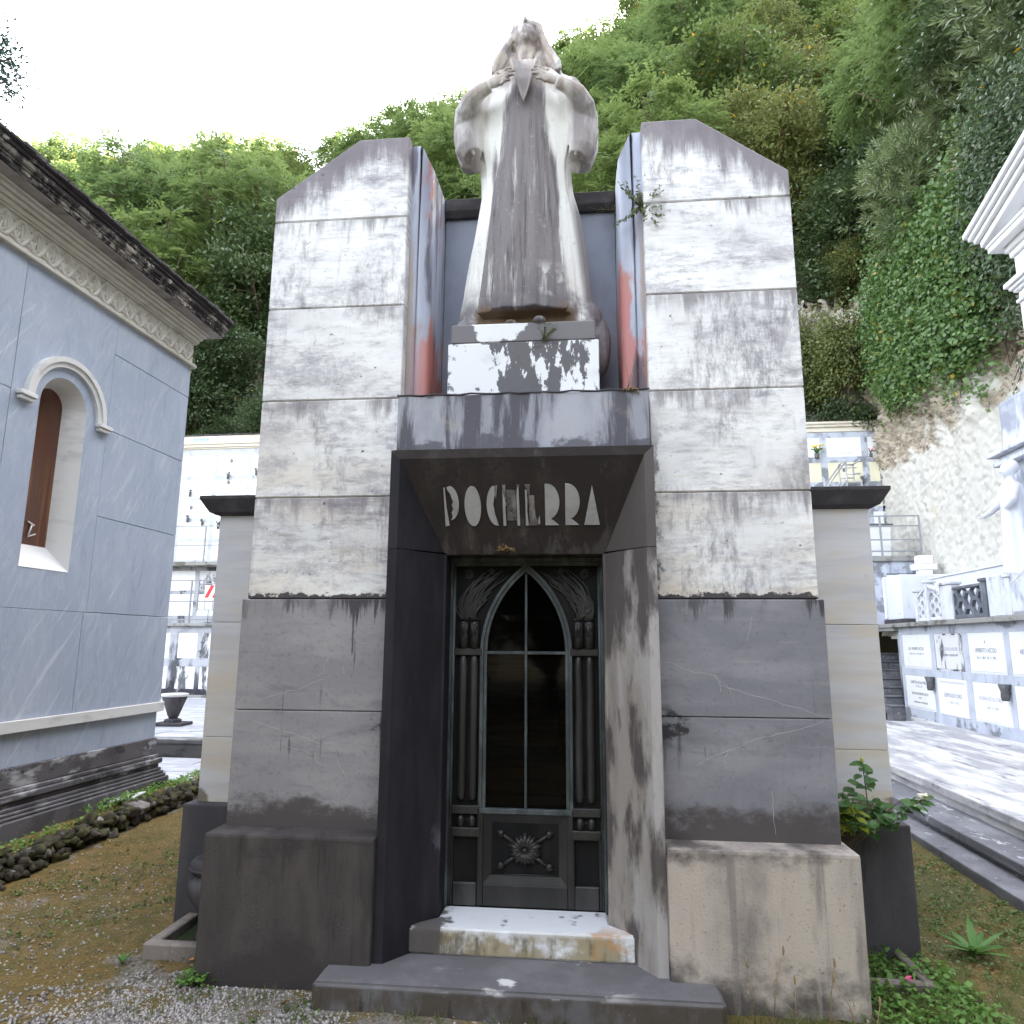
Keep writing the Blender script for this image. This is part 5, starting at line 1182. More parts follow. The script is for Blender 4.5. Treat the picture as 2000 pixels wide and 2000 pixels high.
for k in range(6):
    m = MB(); m.box(-1.2 + k * .21, -1.2 + k * .21 + .18, -.18, .23, .22 + k * .27, .245 + k * .27, .003); m.build('tread', M_rail, ld)
for x in (-1.3, .37):
    for y in (-.2, .25):
        m = MB(); m.ell((x, y, .035), (.035, .02, .035), None, 8); m.build('wheel', M_vase, ld)

# ------------------------------------------------------------------ white temple at the right edge
M_temple = stone('white_temple_marble', (.84, .84, .845), [dict(s=(2, 2, 6), d=5, lo=.5, hi=.75, c=(.74, .74, .755), a=.6)], rough=.55, bump=.03, isl=0)
tm = thing('white_temple', 'bright white temple tomb with a pediment, cut off by the right edge', 'temple tomb', (5.122, 3.664, 0), -A16)
YL = -4.8
m = MB(); m.box(.08, 1.5, YL, 0, .3, 5.48, .01); m.build('wall', M_temple, tm)
for k, y in enumerate((0, -1.5, -2.9, -4.4)):
    m = MB(); m.box(0, .079, y - .38, y, .7, 5.44, .008); m.box(-.05, .079, y - .43, y + .05, .38, .70, .01)
    m.box(-.025, .079, y - .405, y + .025, 5.4405, 5.48, .006); m.box(.0, .079, y - .38, y, 5.4805, 5.57, .004)
    for x1, z0, z1 in ((-.035, 5.5705, 5.605), (-.065, 5.6055, 5.645), (-.098, 5.6455, 5.70)): m.box(x1, .079, y - .38 + x1, y - x1, z0, z1, .006)
    m.build('pilaster', M_temple, tm)
m = MB()
def tb_(x1, z0, z1, bev=.005): m.box(x1, 1.6, YL + x1, -x1, z0, z1, bev)
tb_(0, 5.7005, 5.98); tb_(-.03, 5.9805, 6.05); tb_(-.06, 6.0505, 6.12); tb_(-.17, 6.1205, 6.186); tb_(-.184, 6.1865, 6.225)
m.build('entablature', M_temple, tm)
m = MB()
def rake(x0, x1, e, z0, h):
    ya, yb = e, YL - e; ym = (ya + yb) / 2; rz_ = (ya - yb) / 2 * .257
    m.poly([(x0, ya, z0), (x0, ym, z0 + rz_), (x0, yb, z0), (x0, yb, z0 + h), (x0, ym, z0 + rz_ + h), (x0, ya, z0 + h)], (x1 - x0, 0, 0), .006)
m.poly([(-.05, .05, 6.226), (-.05, YL - .05, 6.226), (-.05, YL / 2, 6.226 + .62)], (1.6, 0, 0), 0)
rake(-.215, 1.6, .215, 6.2255, .075); rake(-.26, 1.6, .26, 6.301, .05); rake(-.30, 1.6, .30, 6.3515, .05); rake(-.336, 1.6, .336, 6.402, .06)
m.build('pediment', M_temple, tm)

# ------------------------------------------------------------------ cliff and retaining rock wall
M_cliff = stone('rubble_rock_plaster', (.33, .275, .205), [
    dict(s=(4, 4, 5), d=9, r=.7, lo=.40, hi=.58, c=(.52, .46, .37), a=.9),
    dict(s=(9, 9, 12), d=9, r=.75, lo=.50, hi=.60, c=(.12, .10, .082), a=.85),
    dict(s=(3, 3, 3), d=6, lo=.60, hi=.68, c=(.32, .14, .08), a=.5),
    dict(s=(1.6, 1.6, 1.0), d=7, r=.65, lo=.52, hi=.60, c=(.62, .60, .545), a=.95, g=[((0, 0, -1), -6.3, -5.3, .40)]),
    dict(s=(1.6, 1.6, .5), d=6, lo=.52, hi=.70, c=(.40, .40, .385), a=.7, m=[((0, 0, -1), -6.2, -5.4)]),
    dict(s=(2.5, 2.5, 2.5), d=6, lo=.58, hi=.72, c=(.56, .49, .36), a=.6, m=[((0, 0, -1), -6.0, -5.4)]),
    dict(s=(7, 7, 8), d=6, r=.7, lo=.66, hi=.70, c=(.13, .10, .07), a=.85, m=[((0, 0, -1), -5.8, -5.0)]),
], rough=.95, bump=.4, bs=18, bump2=((7, 7, 9), .8), isl=0)
def rockface(name, label, P0, P1, z0, z1, nu, nv, amp, nrm, cut=None):
    V = []; F = []
    P0 = np.array(P0); P1 = np.array(P1)
    for j in range(nv + 1):
        for i in range(nu + 1):
            t = i / nu; p = P0 + (P1 - P0) * t; z = z0 + (z1 - z0) * j / nv
            h = min(1, max(.05, (z - 5.6) / 1.4))
            u = t * np.linalg.norm(P1 - P0)
            d = amp * h * (math.sin(u * 1.7 + z * .9) * .5 + math.sin(u * 4.1 - z * 3.3) * .3 + math.sin(u * 9 + z * 7.7) * .22 + nrg.normal() * .25) + .02 * nrg.normal() - .05 * (z - z0) * 0
            V.append((p[0] + nrm[0] * d, p[1] + nrm[1] * d, z))
    for j in range(nv):
        for i in range(nu): F.append((j * (nu + 1) + i, j * (nu + 1) + i + 1, (j + 1) * (nu + 1) + i + 1, (j + 1) * (nu + 1) + i))
    o = npmesh(name, V, F, M_cliff, smooth=False)
    s_ = o.modifiers.new('thick', 'SOLIDIFY'); s_.thickness = .5; s_.offset = -1 if True else 1
    return tag(o, label, 'rock wall')
rockface('rock_wall', 'tall rubble and plaster retaining wall right of the tomb, under hanging ivy', (7.95, 15.3), (7.55, -8), 2.0, 11.0, 420, 170, .26, (-1, 0))
rockface('rock_wall', 'weathered rock face above the high niche wall', (3.5, 15.6), (8.2, 15.2), 3, 11.0, 110, 170, .3, (0, -1))
# ------------------------------------------------------------------ wooded hill
def sstep(a, b, x):
    t = np.clip((x - a) / (b - a), 0, 1); return t * t * (3 - 2 * t)
def hill(x, y):
    x = np.asarray(x, float); y = np.asarray(y, float)
    d = np.maximum(y - 15.6, x - 8.3)
    base = 7.0 + 3.4 * sstep(0, 7, x)
    sl = .91 + .35 * sstep(-16, 14, x)
    z = base + sl * np.minimum(d, 30) + .25 * np.maximum(d - 30, 0) + .5 * np.sin(x * .5) * np.sin(y * .43)
    return np.where(d < 0, -1.5, z), d
gx = np.concatenate([np.linspace(-75, -14, 40), np.arange(-13, 22, .7), np.linspace(23, 75, 36)])
gy = np.concatenate([np.linspace(-30, 8, 30), np.arange(9, 26, .6), np.linspace(27, 95, 46)])
GX, GY = np.meshgrid(gx, gy); GZ, GD = hill(GX, GY)
V = np.stack([GX, GY, GZ], -1).reshape(-1, 3); nx_ = len(gx)
F = np.array([(j * nx_ + i, j * nx_ + i + 1, (j + 1) * nx_ + i + 1, (j + 1) * nx_ + i) for j in range(len(gy) - 1) for i in range(nx_ - 1) if GZ[j, i] > -1 or GZ[j + 1, i] > -1 or GZ[j, i + 1] > -1 or GZ[j + 1, i + 1] > -1])
M_hill = stone('forest_floor', (.035, .032, .018), [dict(s=(1, 1, 1), d=6, lo=.42, hi=.65, c=(.028, .045, .016), a=.8), dict(s=(4, 4, 4), d=5, lo=.6, hi=.7, c=(.07, .055, .035), a=.6)], rough=1, bump=.5, bs=6, isl=0)
tag(npmesh('hillside', V, F, M_hill, smooth=True), 'steep shaded forest floor of the hill', kind='structure')

# ------------------------------------------------------------------ trees: one of each kind, then copies
M_bark = stone('bark', (.12, .09, .065), [dict(s=(9, 9, 2), d=6, lo=.45, hi=.65, c=(.13, .095, .065), a=.8)], rough=.95, bump=.5, bs=25, isl=0)
M_barkr = stone('reddish_bark', (.22, .105, .06), [dict(s=(9, 9, 2), d=6, lo=.45, hi=.65, c=(.19, .10, .055), a=.8)], rough=.95, bump=.5, bs=25, isl=0)
L_feather = leafmat('feathery_leaf', (.092, .150, .044), (.145, .20, .064), (.072, .125, .05), trans=.42, rough=.55)
L_broad = leafmat('broad_leaf', (.080, .128, .035), (.128, .175, .05), (.06, .105, .037), trans=.38, rough=.5, yellow=.012)
L_olive = leafmat('olive_leaf', (.12, .15, .045), (.185, .205, .07), (.10, .14, .045), trans=.36, rough=.5, yellow=.008)
L_dark = leafmat('dark_leaf', (.045, .078, .03), (.08, .12, .045), (.05, .085, .042), trans=.28, rough=.4, spec=.4, yellow=.004)
L_gloss = leafmat('glossy_narrow_leaf', (.10, .15, .075), (.17, .22, .10), (.17, .21, .07), trans=.28, rough=.36, spec=.5)
L_ivy = leafmat('ivy_leaf', (.075, .155, .04), (.13, .21, .06), (.07, .14, .04), trans=.28, rough=.38, spec=.45, yellow=.014)

def rdir(n, up=.0):
    d = nrg.normal(size=(n, 3)); d[:, 2] += up; return unit(d)
def crown_pts(lobes, n, inner=.55):
    """sample points + outward directions over ellipsoid lobes"""
    rad = np.array([l[1] for l in lobes], float); c = np.array([l[0] for l in lobes], float)
    wgt = (rad[:, 0] * rad[:, 2]); k = nrg.choice(len(lobes), n, p=wgt / wgt.sum())
    d = rdir(n, .25); f = inner + (1.08 - inner) * np.sqrt(nrg.random(n)); f = np.where(nrg.random(n) < .14, f * nrg.uniform(1.1, 1.45, n), f)
    return c[k] + d * rad[k] * f[:, None], d
def feather_crown(lobes, ns, nl=8, Ls=.85, L=.24, W=.085):
    P, D = crown_pts(lobes, ns)
    A = unit(D * [1, 1, .35] + nrg.normal(size=D.shape) * .45 + [0, 0, -.12]); ln = Ls * nrg.uniform(.6, 1.2, ns)
    Nn = unit(np.cross(A, rdir(ns)) * .35 + [0, 0, 1.0] + D * .3)
    Nn = unit(Nn - A * np.sum(Nn * A, 1, keepdims=True)); Sd = np.cross(A, Nn)
    Cs, As, Ns = [], [], []
    for i in range(nl):
        t = (i + .5) / nl
        base = P + A * (ln * t)[:, None] - np.array([0, 0, 1.]) * (ln * t * t * .25)[:, None]
        for sg in (-1, 1):
            Cs.append(base); As.append(unit(A * .45 + Sd * sg + nrg.normal(size=A.shape) * .15 - [0, 0, .15])); Ns.append(unit(Nn + nrg.normal(size=A.shape) * .25))
    C = np.concatenate(Cs); n = len(C)
    return quads_leaf(C, np.concatenate(As), np.concatenate(Ns), L * nrg.uniform(.6, 1.15, n), W * nrg.uniform(.7, 1.2, n))
def clump_crown(lobes, ns, nl=14, spread=.26, L=.23, W=.12, droop=.2, inner=.55):
    P, D = crown_pts(lobes, ns, inner)
    C = np.repeat(P, nl, 0) + nrg.normal(size=(ns * nl, 3)) * spread * [1, 1, .55]; D2 = np.repeat(D, nl, 0); n = len(C)
    A = unit(D2 * [1, 1, .4] + nrg.normal(size=C.shape) * .7 - [0, 0, droop])
    Nn = unit(nrg.normal(size=C.shape) * .5 + [0, 0, .9] + D2 * .5)
    return quads_leaf(C, A, Nn, L * nrg.uniform(.6, 1.2, n), W * nrg.uniform(.7, 1.2, n))
def whorl_crown(lobes, ns, nl=16, L=.13, W=.026, stem=.16, inner=.7):
    P, D = crown_pts(lobes, ns, inner)
    ax = unit(D + [0, 0, .6] + nrg.normal(size=D.shape) * .35)
    o1 = unit(np.cross(ax, rdir(ns))); o2 = np.cross(ax, o1)
    Cs, As, Ns = [], [], []
    for i in range(nl):
        a = i * 2.4 + nrg.random(ns) * .4; t = i / nl
        out = o1 * np.cos(a)[:, None] + o2 * np.sin(a)[:, None]
        Cs.append(P + ax * (stem * (t - .5)) + out * .01); A = unit(out * (1.05 - .65 * t) + ax * (.35 + .75 * t)); As.append(A); Ns.append(unit(ax * .9 - out * .3 + nrg.normal(size=D.shape) * .2))
    C = np.concatenate(Cs); n = len(C)
    return quads_leaf(C, np.concatenate(As), np.concatenate(Ns), L * nrg.uniform(.7, 1.15, n), W * nrg.uniform(.8, 1.2, n), .12)
def limbs(m, H, lobes, r0=.14, bend=.4, base=(0, 0, -.6)):
    top = Vector((nrg.normal() * bend * .4, nrg.normal() * bend * .4, H * .62)); b = Vector(base); mid = (b + top) / 2 + Vector((nrg.normal() * bend, nrg.normal() * bend, 0))
    pts = [b, b.lerp(mid, .5) + Vector((nrg.normal() * .08, nrg.normal() * .08, 0)), mid, mid.lerp(top, .5), top]
    m.tube(pts, [r0, r0 * .85, r0 * .72, r0 * .6, r0 * .4], 8)
    for c, r in lobes:
        t = min(.95, max(.25, c[2] / H * nrg.uniform(.55, .8))); s0 = pts[0].lerp(pts[-1], t); e = Vector(c)
        k = s0.lerp(e, .5) + Vector((nrg.normal() * .2, nrg.normal() * .2, -.15))
        m.tube([s0, k, e, e + (e - k) * .5], [r0 * .45, r0 * .32, r0 * .18, r0 * .06], 6)
        for q in range(3):
            d = Vector(rdir(1, .3)[0]); m.tube([k.lerp(e, .5 + .25 * q), e + Vector((d.x * r[0], d.y * r[1], d.z * r[2])) * .85], [r0 * .14, r0 * .04], 4)
def lobeset(n, H, R, rl, z0=.42):
    out = []
    for i in range(n):
        a = i * 2.4 + nrg.random() * .8; zz = H * (z0 + (1 - z0 - .08) * ((i + .5) / n)); rr = R * (1 - .75 * abs((zz / H) - .62) / .5) * nrg.uniform(.5, 1)
        q = rl * nrg.uniform(.75, 1.25); out.append(((rr * math.cos(a), rr * math.sin(a), zz), (q, q, q * nrg.uniform(.55, .75))))
    return out
PROTO = {}
def proto(key, name, cat, lobes, leaves, lmat, H, r0, bark=M_bark, bend=.4, part='crown'):
    t = thing(name, 'tree', cat, (0, 0, 0))
    m = MB(); limbs(m, H, lobes, r0, bend); m.build('trunk', bark, t)
    npmesh(part, leaves[0], leaves[1], lmat, t)
    PROTO[key] = [t, 0]
lb = lobeset(18, 7.0, 2.7, .92); proto('feather', 'feathery_tree', 'tree', lb, feather_crown(lb, 1750), L_feather, 7.0, .15)
lb = lobeset(17, 7.5, 2.5, .88, .35); proto('feather2', 'feathery_tree', 'tree', lb, feather_crown(lb, 1650), L_feather, 7.5, .13)
lb = lobeset(19, 7.0, 2.7, .95, .3); proto('broad', 'broadleaf_tree', 'tree', lb, clump_crown(lb, 1600), L_broad, 7.0, .17)
lb = lobeset(19, 6.5, 2.6, .92, .3); proto('olive', 'spreading_tree', 'tree', lb, clump_crown(lb, 1600, 14, .24, .22, .10, .35), L_olive, 6.5, .16, M_barkr, .7)
lb = lobeset(16, 5.5, 2.3, 1.0, .2); proto('dark', 'evergreen_tree', 'tree', lb, clump_crown(lb, 2000, 14, .24, .19, .09, .1), L_dark, 5.5, .14)
lb = [((rnd.uniform(-1.1, 1.1), rnd.uniform(-1.0, 1.0), rnd.uniform(.5, 2.4)), (.75, .75, .6)) for k in range(11)]; proto('shrub', 'leafy_shrub', 'shrub', lb, clump_crown(lb, 1500, 14, .2, .11, .055, .1), L_dark, 2.4, .06, part='foliage')
lb = [((rnd.uniform(-1.0, 1.0), rnd.uniform(-1.0, 1.0), rnd.uniform(.8, 3.6)), (.7, .7, .75)) for k in range(13)]; proto('oleander', 'oleander_bush', 'shrub', lb, whorl_crown(lb, 3000), L_gloss, 3.6, .05, part='foliage')
CAMP = np.array([.354, -4.118, 1.75])
def put(key, x, y, s, label, group=None, z=None, rz=None):
    t, used = PROTO[key]
    o = t if not used else copy_tree(t)
    PROTO[key][1] = 1
    h = float(hill(x, y)[0]) if z is None else z
    o.location = (x, y, h); o.scale = (s * rnd.uniform(.92, 1.1), s * rnd.uniform(.92, 1.1), s); o.rotation_euler = (rnd.uniform(-.08, .08), rnd.uniform(-.08, .08), rnd.uniform(0, 6.28) if rz is None else rz)
    o['label'] = label
    if group: o['group'] = group
    elif 'group' in o: del o['group']
    return o
LBL = {'feather': ('feathery green tree with fine leaves on the hill left of the statue', 'feathery trees on the left of the hill'),
       'broad': ('bushy mid green tree on the hill right of the statue', 'bushy trees on the right of the hill'),
       'olive': ('olive green tree with reddish branches high on the right of the hill', 'olive trees high on the hill'),
       'dark': ('dark evergreen tree in the shade at the foot of the wooded hill', 'dark evergreens at the foot of the hill'),
       'shrub': ('low dark shrub on the shaded slope', 'shrubs on the slope'),
       'feather_r': ('feathery green tree on the hill between statue and right tower', 'feathery trees behind the right tower')}
def place_row(d, gap, jit):
    """stations along the line at distance d beyond the foot of the hill"""
    pts = []
    x = -46
    while x < 8.3 + d: pts.append((x, 15.6 + d)); x += gap
    y = 15.6 + d
    while y > -4: pts.append((8.3 + d, y)); y -= gap
    return [(px + rnd.uniform(-jit, jit), py + rnd.uniform(-jit, jit)) for px, py in pts]
def seen(x, y, ztop, marg=5):
    az = math.degrees(math.atan2(x - .354, y + 4.118)); r = math.hypot(x - .354, y + 4.118); el = math.degrees(math.atan2(ztop - 1.75, r))
    if az < -44 - marg * .4 or az > 34 + marg: return False
    if -24.5 < az < 16.5 and el < 36.5: return False
    if az > 20 and el < 20: return False
    if az < -32 and el < 27: return False
    return True
for d, gap in ((1.2, 3.4), (4.0, 3.8), (7.5, 4.0), (11, 4.2), (15, 4.4), (19, 4.6), (23.5, 4.8), (28, 4.8), (33, 5.0)):
    for x, y in place_row(d, gap, 1.1):
        if d > 16 and x > 22: continue
        s = rnd.uniform(.85, 1.2) * (.8 if d < 2 else 1.0)
        hz = float(hill(x, y)[0])
        if hz < 0 or not seen(x, y, hz + 7 * s): continue
        az = math.degrees(math.atan2(x - .354, y + 4.118))
        if d < 3: key = 'dark' if rnd.random() < .75 else 'feather'
        elif az < -3: key = rnd.choice(['feather', 'feather', 'feather2', 'broad' if d > 12 else 'dark'])
        elif az < 14: key = rnd.choice(['broad', 'feather', 'feather2'])
        elif az < 26: key = rnd.choice(['olive', 'broad', 'olive', 'feather2'])
        else: key = rnd.choice(['broad', 'olive', 'dark'])
        lk = 'feather' if key.startswith('feather') and az < -3 else ('feather_r' if key.startswith('feather') else key)
        lab = LBL[lk]
        put(key, x, y, s, lab[0], lab[1])
        if d < 14 and rnd.random() < .6:
            sx_, sy_ = x + rnd.uniform(-1.6, 1.6), y + (rnd.uniform(-1.5, .5))
            if float(hill(sx_, sy_)[0]) > 0: put('shrub', sx_, sy_, rnd.uniform(.8, 1.25), *LBL['shrub'])
# the particular plants one can point to
put('feather2', -12.2, 16.9, .42, 'small feathery tree with a forked trunk above the left niche wall', z=7.0)
put('shrub', -8.7, 15.3, .62, 'green bush leaning over the cornice beside the left tower', z=7.25)
put('shrub', -10.6, 15.75, .4, 'low fern like plant on top of the left niche wall', z=7.2)
GO = 'tall glossy bushes above the rock wall'
for i, (x, y, z, s) in enumerate([(9.4, 12.5, 10.0, 1.15), (9.2, 10.6, 10.2, 1.3), (9.8, 9.0, 10.4, 1.4), (9.0, 8.0, 9.4, 1.1), (9.8, 7.2, 11.2, 1.4), (10.6, 10.2, 12.6, 1.4), (10.4, 8.4, 12.8, 1.4), (11.4, 9.2, 14.2, 1.45), (9.1, 6.4, 9.8, 1.3), (11.2, 7.2, 14.2, 1.4), (10.2, 6.2, 12.2, 1.3)]):
    put('oleander', x, y, s, 'tall glossy narrow leaved bush above the rock wall, upper right', GO, z=z)
put('olive', 8.4, 15.6, .42, 'small grey green sapling with a leaning pale trunk beside the right tower', z=10.6)

def hang(label, cat, pts, n, lmat, L, W, name='ivy', depth=.35, nl=10, stems=True, spread=.1):
    t = thing(name, label, cat, pts[0][0])
    o = np.array(pts[0][0])
    C = np.concatenate([np.array(c) + nrg.normal(size=(int(n * w_), 3)) * np.array(r) * .55 for c, r, w_ in pts])
    C = np.repeat(C, nl, 0) + nrg.normal(size=(len(C) * nl, 3)) * spread; k = len(C)
    out = unit(np.array([-1.0, -.35, .1]) + nrg.normal(size=(k, 3)) * .55)
    A = unit(np.array([-.3, -.1, -.7]) + nrg.normal(size=(k, 3)) * .6)
    V, F = quads_leaf(C - o, A, out, L * nrg.uniform(.6, 1.2, k), W * nrg.uniform(.7, 1.2, k), .15)
    if stems:
        m = MB()
        for i in range(26):
            c, r, w_ = pts[rnd.randrange(len(pts))]
            p = Vector(c) - Vector(o) + Vector((.12, rnd.gauss(0, r[1] * .4), rnd.gauss(0, r[2] * .4)))
            m.tube([p, p + Vector((.05, rnd.uniform(-.3, .3), -.4)), p + Vector((-.02, rnd.uniform(-.5, .5), -.9))], [.02, .014, .006], 5)
        m.build('stems', M_bark, t)
    npmesh('leaves', V, F, lmat, t)
    return t
hang('dense green ivy curtain hanging over the top of the rock wall', 'ivy', [((7.65, 12.6, 9.6), (.22, 1.3, 1.3), 1), ((7.6, 11.0, 9.3), (.25, 1.3, 1.5), 1.2), ((7.6, 9.4, 9.0), (.25, 1.2, 1.6), 1.2), ((7.7, 12.9, 8.3), (.15, .6, .8), .35), ((7.6, 11.4, 8.2), (.2, .9, .7), .5), ((7.6, 9.8, 7.9), (.2, .9, .6), .45)], 1500, L_ivy, .10, .085)
hang('dark glossy creeper hanging at the right end of the rock wall', 'creeper', [((7.5, 7.6, 9.4), (.25, 1.0, 1.6), 1), ((7.55, 7.0, 8.4), (.2, .8, .9), .5), ((7.5, 6.0, 9.6), (.25, 1, 1.5), .8)], 1300, L_dark, .12, .05, 'creeper')
hang('yellow green creeper with bare stems left of the ivy', 'creeper', [((7.0, 14.2, 9.3), (.5, .4, .9), 1), ((6.3, 14.9, 9.6), (.5, .3, .8), .6), ((6.6, 14.7, 8.5), (.4, .2, .5), .35)], 600, L_olive, .09, .06, 'creeper')
hang('dark bush clinging to the rock at the right tower edge', 'bush', [((5.9, 14.8, 8.0), (.3, .25, .5), 1), ((5.7, 14.8, 8.9), (.5, .25, .6), 1)], 350, L_dark, .09, .05, 'cliff_bush')
hang('leafy plant growing on the cornice of the high niche wall, near its middle', 'plant', [((6.9, 14.4, 7.75), (.35, .12, .22), 1)], 60, L_dark, .14, .05, 'wall_plant', spread=.07, stems=False)
hang('leafy plant at the cliff end of the high niche wall cornice', 'plant', [((7.55, 14.3, 7.6), (.22, .12, .22), 1)], 55, L_dark, .14, .05, 'wall_plant', spread=.07, stems=False)
hang('dry brown creeper stems under the right end of the ivy', 'creeper', [((7.72, 8.3, 7.6), (.1, .5, .7), 1)], 40, leafmat('dry_leaf', (.10, .075, .05), (.14, .10, .07), trans=.1), .07, .03, 'dry_creeper')
# unseen trees added behind the camera to shade the front from low sky
for i, (x, y, s_) in enumerate([(-15, -11, 1.5), (-9.5, -14, 1.6), (-4, -13, 1.5), (1.5, -14.5, 1.6), (7, -13, 1.5), (12, -11, 1.5), (-12, -18, 1.9), (-1, -19, 1.9), (10, -18, 1.9), (16, -6, 1.4)]):
    put(['broad', 'olive', 'dark'][i % 3], x, y, s_ * .8, 'unseen green tree added behind the camera to block low sky', 'unseen trees added to block low sky', z=0.0)
# branch tips of a tree standing outside the frame at the left
t = thing('evergreen_tree', 'dark evergreen branch tips entering at the upper left edge', 'tree', (-10.75, 7.0, 0))
m = MB(); m.tube([(-1.6, 0, 0), (-1.5, 0, 5), (-1.3, 0, 11), (-1.2, 0, 14)], [.25, .2, .14, .06], 8)
for z in (10.6, 11.2, 12.3, 12.8): m.tube([(-1.4, 0, z - .3), (-.6, 0, z), (.1, 0, z + .1)], [.06, .04, .015], 6)
m.build('trunk', M_bark, t)
lb = [((-.5, 0, 12.8), (.72, .5, .6)), ((-.75, 0, 11.2), (.78, .5, .55)), ((-1.3, 0, 13.6), (.9, .7, .6)), ((-1.6, .1, 10.2), (.8, .6, .5))]
Vv, Ff = clump_crown(lb, 420, 14, .14, .12, .05, .2); npmesh('crown', Vv, Ff, leafmat('blue_green_leaf', (.03, .055, .045), (.05, .08, .06), trans=.2), t)

# ------------------------------------------------------------------ ground
M_ground = stone('mossy_gravel_ground', (.150, .096, .028), [
    dict(s=(1.2, 1.2, 1), d=7, lo=.42, hi=.64, c=(.105, .085, .024), a=.8),
    dict(s=(5, 5, 5), d=6, lo=.48, hi=.66, c=(.17, .115, .045), a=.7),
    dict(s=(2.2, 2.2, 2), d=7, r=.66, lo=.56, hi=.66, c=(.20, .185, .175), a=.8, g=[((.6, -1, 0), -1.0, .1, .11)], m=[((-1, 0, 0), -.6, -.2)]),
    dict(s=(2.0, 2.0, 2), d=6, lo=.40, hi=.58, c=(.075, .085, .030), a=.85, m=[((1, 0, 0), .8, 1.6)]),
    dict(s=(16, 16, 16), d=5, lo=.56, hi=.64, c=(.06, .05, .025), a=.6),
    dict(k='v', s=(46, 46, 46), lo=.10, hi=.18, c=(.34, .30, .26), a=.35),
    dict(s=(30, 30, 30), d=3, lo=.62, hi=.68, c=(.11, .13, .05), a=.6),
    dict(s=(60, 60, 60), d=5, r=.75, lo=.48, hi=.58, c=(.05, .038, .016), a=.65),
    dict(s=(95, 95, 95), d=4, r=.75, lo=.60, hi=.68, c=(.36, .29, .19), a=.7),
    dict(s=(7, 7, 7), d=6, r=.7, lo=.50, hi=.62, c=(.055, .06, .018), a=.6),
], rough=.95, bump=.6, bs=60, bump2=((12, 12, 12), 1.0), isl=0)
def gz(x, y): return .018 * max(0, y) * 1.0 + .008 * math.sin(x * 2.3) * math.sin(y * 1.9)
xs = list(np.linspace(-150, -6, 25)) + list(np.arange(-5.8, 5.9, .13)) + list(np.linspace(6.2, 150, 25)); ys = list(np.linspace(-150, -5, 24)) + list(np.arange(-4.8, 5.0, .13)) + list(np.linspace(5.3, 150, 24))
V = [(x, y, gz(x, min(y, 5)) + (nrg.normal() * .004 if abs(x) < 5 and abs(y) < 5 else 0) - (.03 if abs(x) > 40 else 0)) for y in ys for x in xs]; n_ = len(xs)
F = [(j * n_ + i, j * n_ + i + 1, (j + 1) * n_ + i + 1, (j + 1) * n_ + i) for j in range(len(ys) - 1) for i in range(n_ - 1)]
tag(npmesh('ground', V, F, M_ground, smooth=True), 'mossy brown gravel ground', kind='structure')
# raised bed between rubble edging and chapel
V = []; F = []
for j in range(60):
    y = -3.5 + j * .15
    for i in range(6): V.append((-4.32 + .03 * y * 0 + i * .09 + (y - 3.8) * .028, y, (.085 + .028 * max(0, y)) * (1 if i < 5 else .6) + nrg.normal() * .008))
for j in range(59):
    for i in range(5): F.append((j * 6 + i, j * 6 + i + 1, (j + 1) * 6 + i + 1, (j + 1) * 6 + i))
tag(npmesh('flower_bed', V, F, M_ground, smooth=True), 'mossy soil strip beside the chapel base', kind='structure')
M_rub = stone('rubble_stone', (.05, .042, .03), [dict(s=(9, 9, 9), d=7, lo=.56, hi=.64, c=(.30, .27, .26), a=.75), dict(s=(6, 6, 6), d=6, lo=.48, hi=.6, c=(.065, .065, .02), a=.8), dict(s=(16, 16, 16), d=5, lo=.55, hi=.62, c=(.03, .025, .02), a=.8)], rough=.95, bump=.6, bs=40, isl=9)
rb = MB(); rr = random.Random(5)
y = -3.4
while y < 5.4:
    for k in range(5):
        s_ = rr.uniform(.028, .062); h = .03 + .11 * k / 4 + .02 * max(0, y - 1)
        rb.rock((-3.93 + rr.uniform(-.07, .07) + (.03 if k == 0 else 0), y + rr.uniform(-.05, .05), h + rr.uniform(-.03, .03)), (s_ * 1.1, s_ * 1.3, s_ * .8), rr, 2, .6)
    y += .055
rbo = rb.build('rubble_edging', M_rub); tag(rbo, 'low dark mossy rubble edging along the chapel', 'edging')
for (x, y, z, s_) in ((-3.88, .62, .15, .065), (-3.95, 2.2, .17, .06), (-3.90, 2.75, .185, .075)):
    m = MB(); m.rock((0, 0, 0), (s_, s_ * 1.3, s_ * .7), rr, 2, .3); o = m.build('pale_rock', stone('pale_rock', (.40, .36, .35), [dict(s=(9, 9, 9), d=6, lo=.45, hi=.6, c=(.17, .15, .14), a=.8)], rough=.95, bump=.5, isl=0)); o.location = (x, y, z)
    tag(o, {.62: 'pale round rock in the nearer part of the rubble edging', 2.2: 'pale rock in the middle of the rubble edging', 2.75: 'largest pale rock by the far part of the rubble edging'}[y], 'rock')
m = MB(); m.poly([(-.16, -.10, .01), (.14, -.06, .055), (.13, .16, .075), (-.15, .13, .02)], (0, 0, .018), .002); o = m.build('loose_slab', M_whitetrim); o.location = (-4.2, 2.95, .17); tag(o, 'loose thin white marble slab lying beside the chapel base', 'slab')

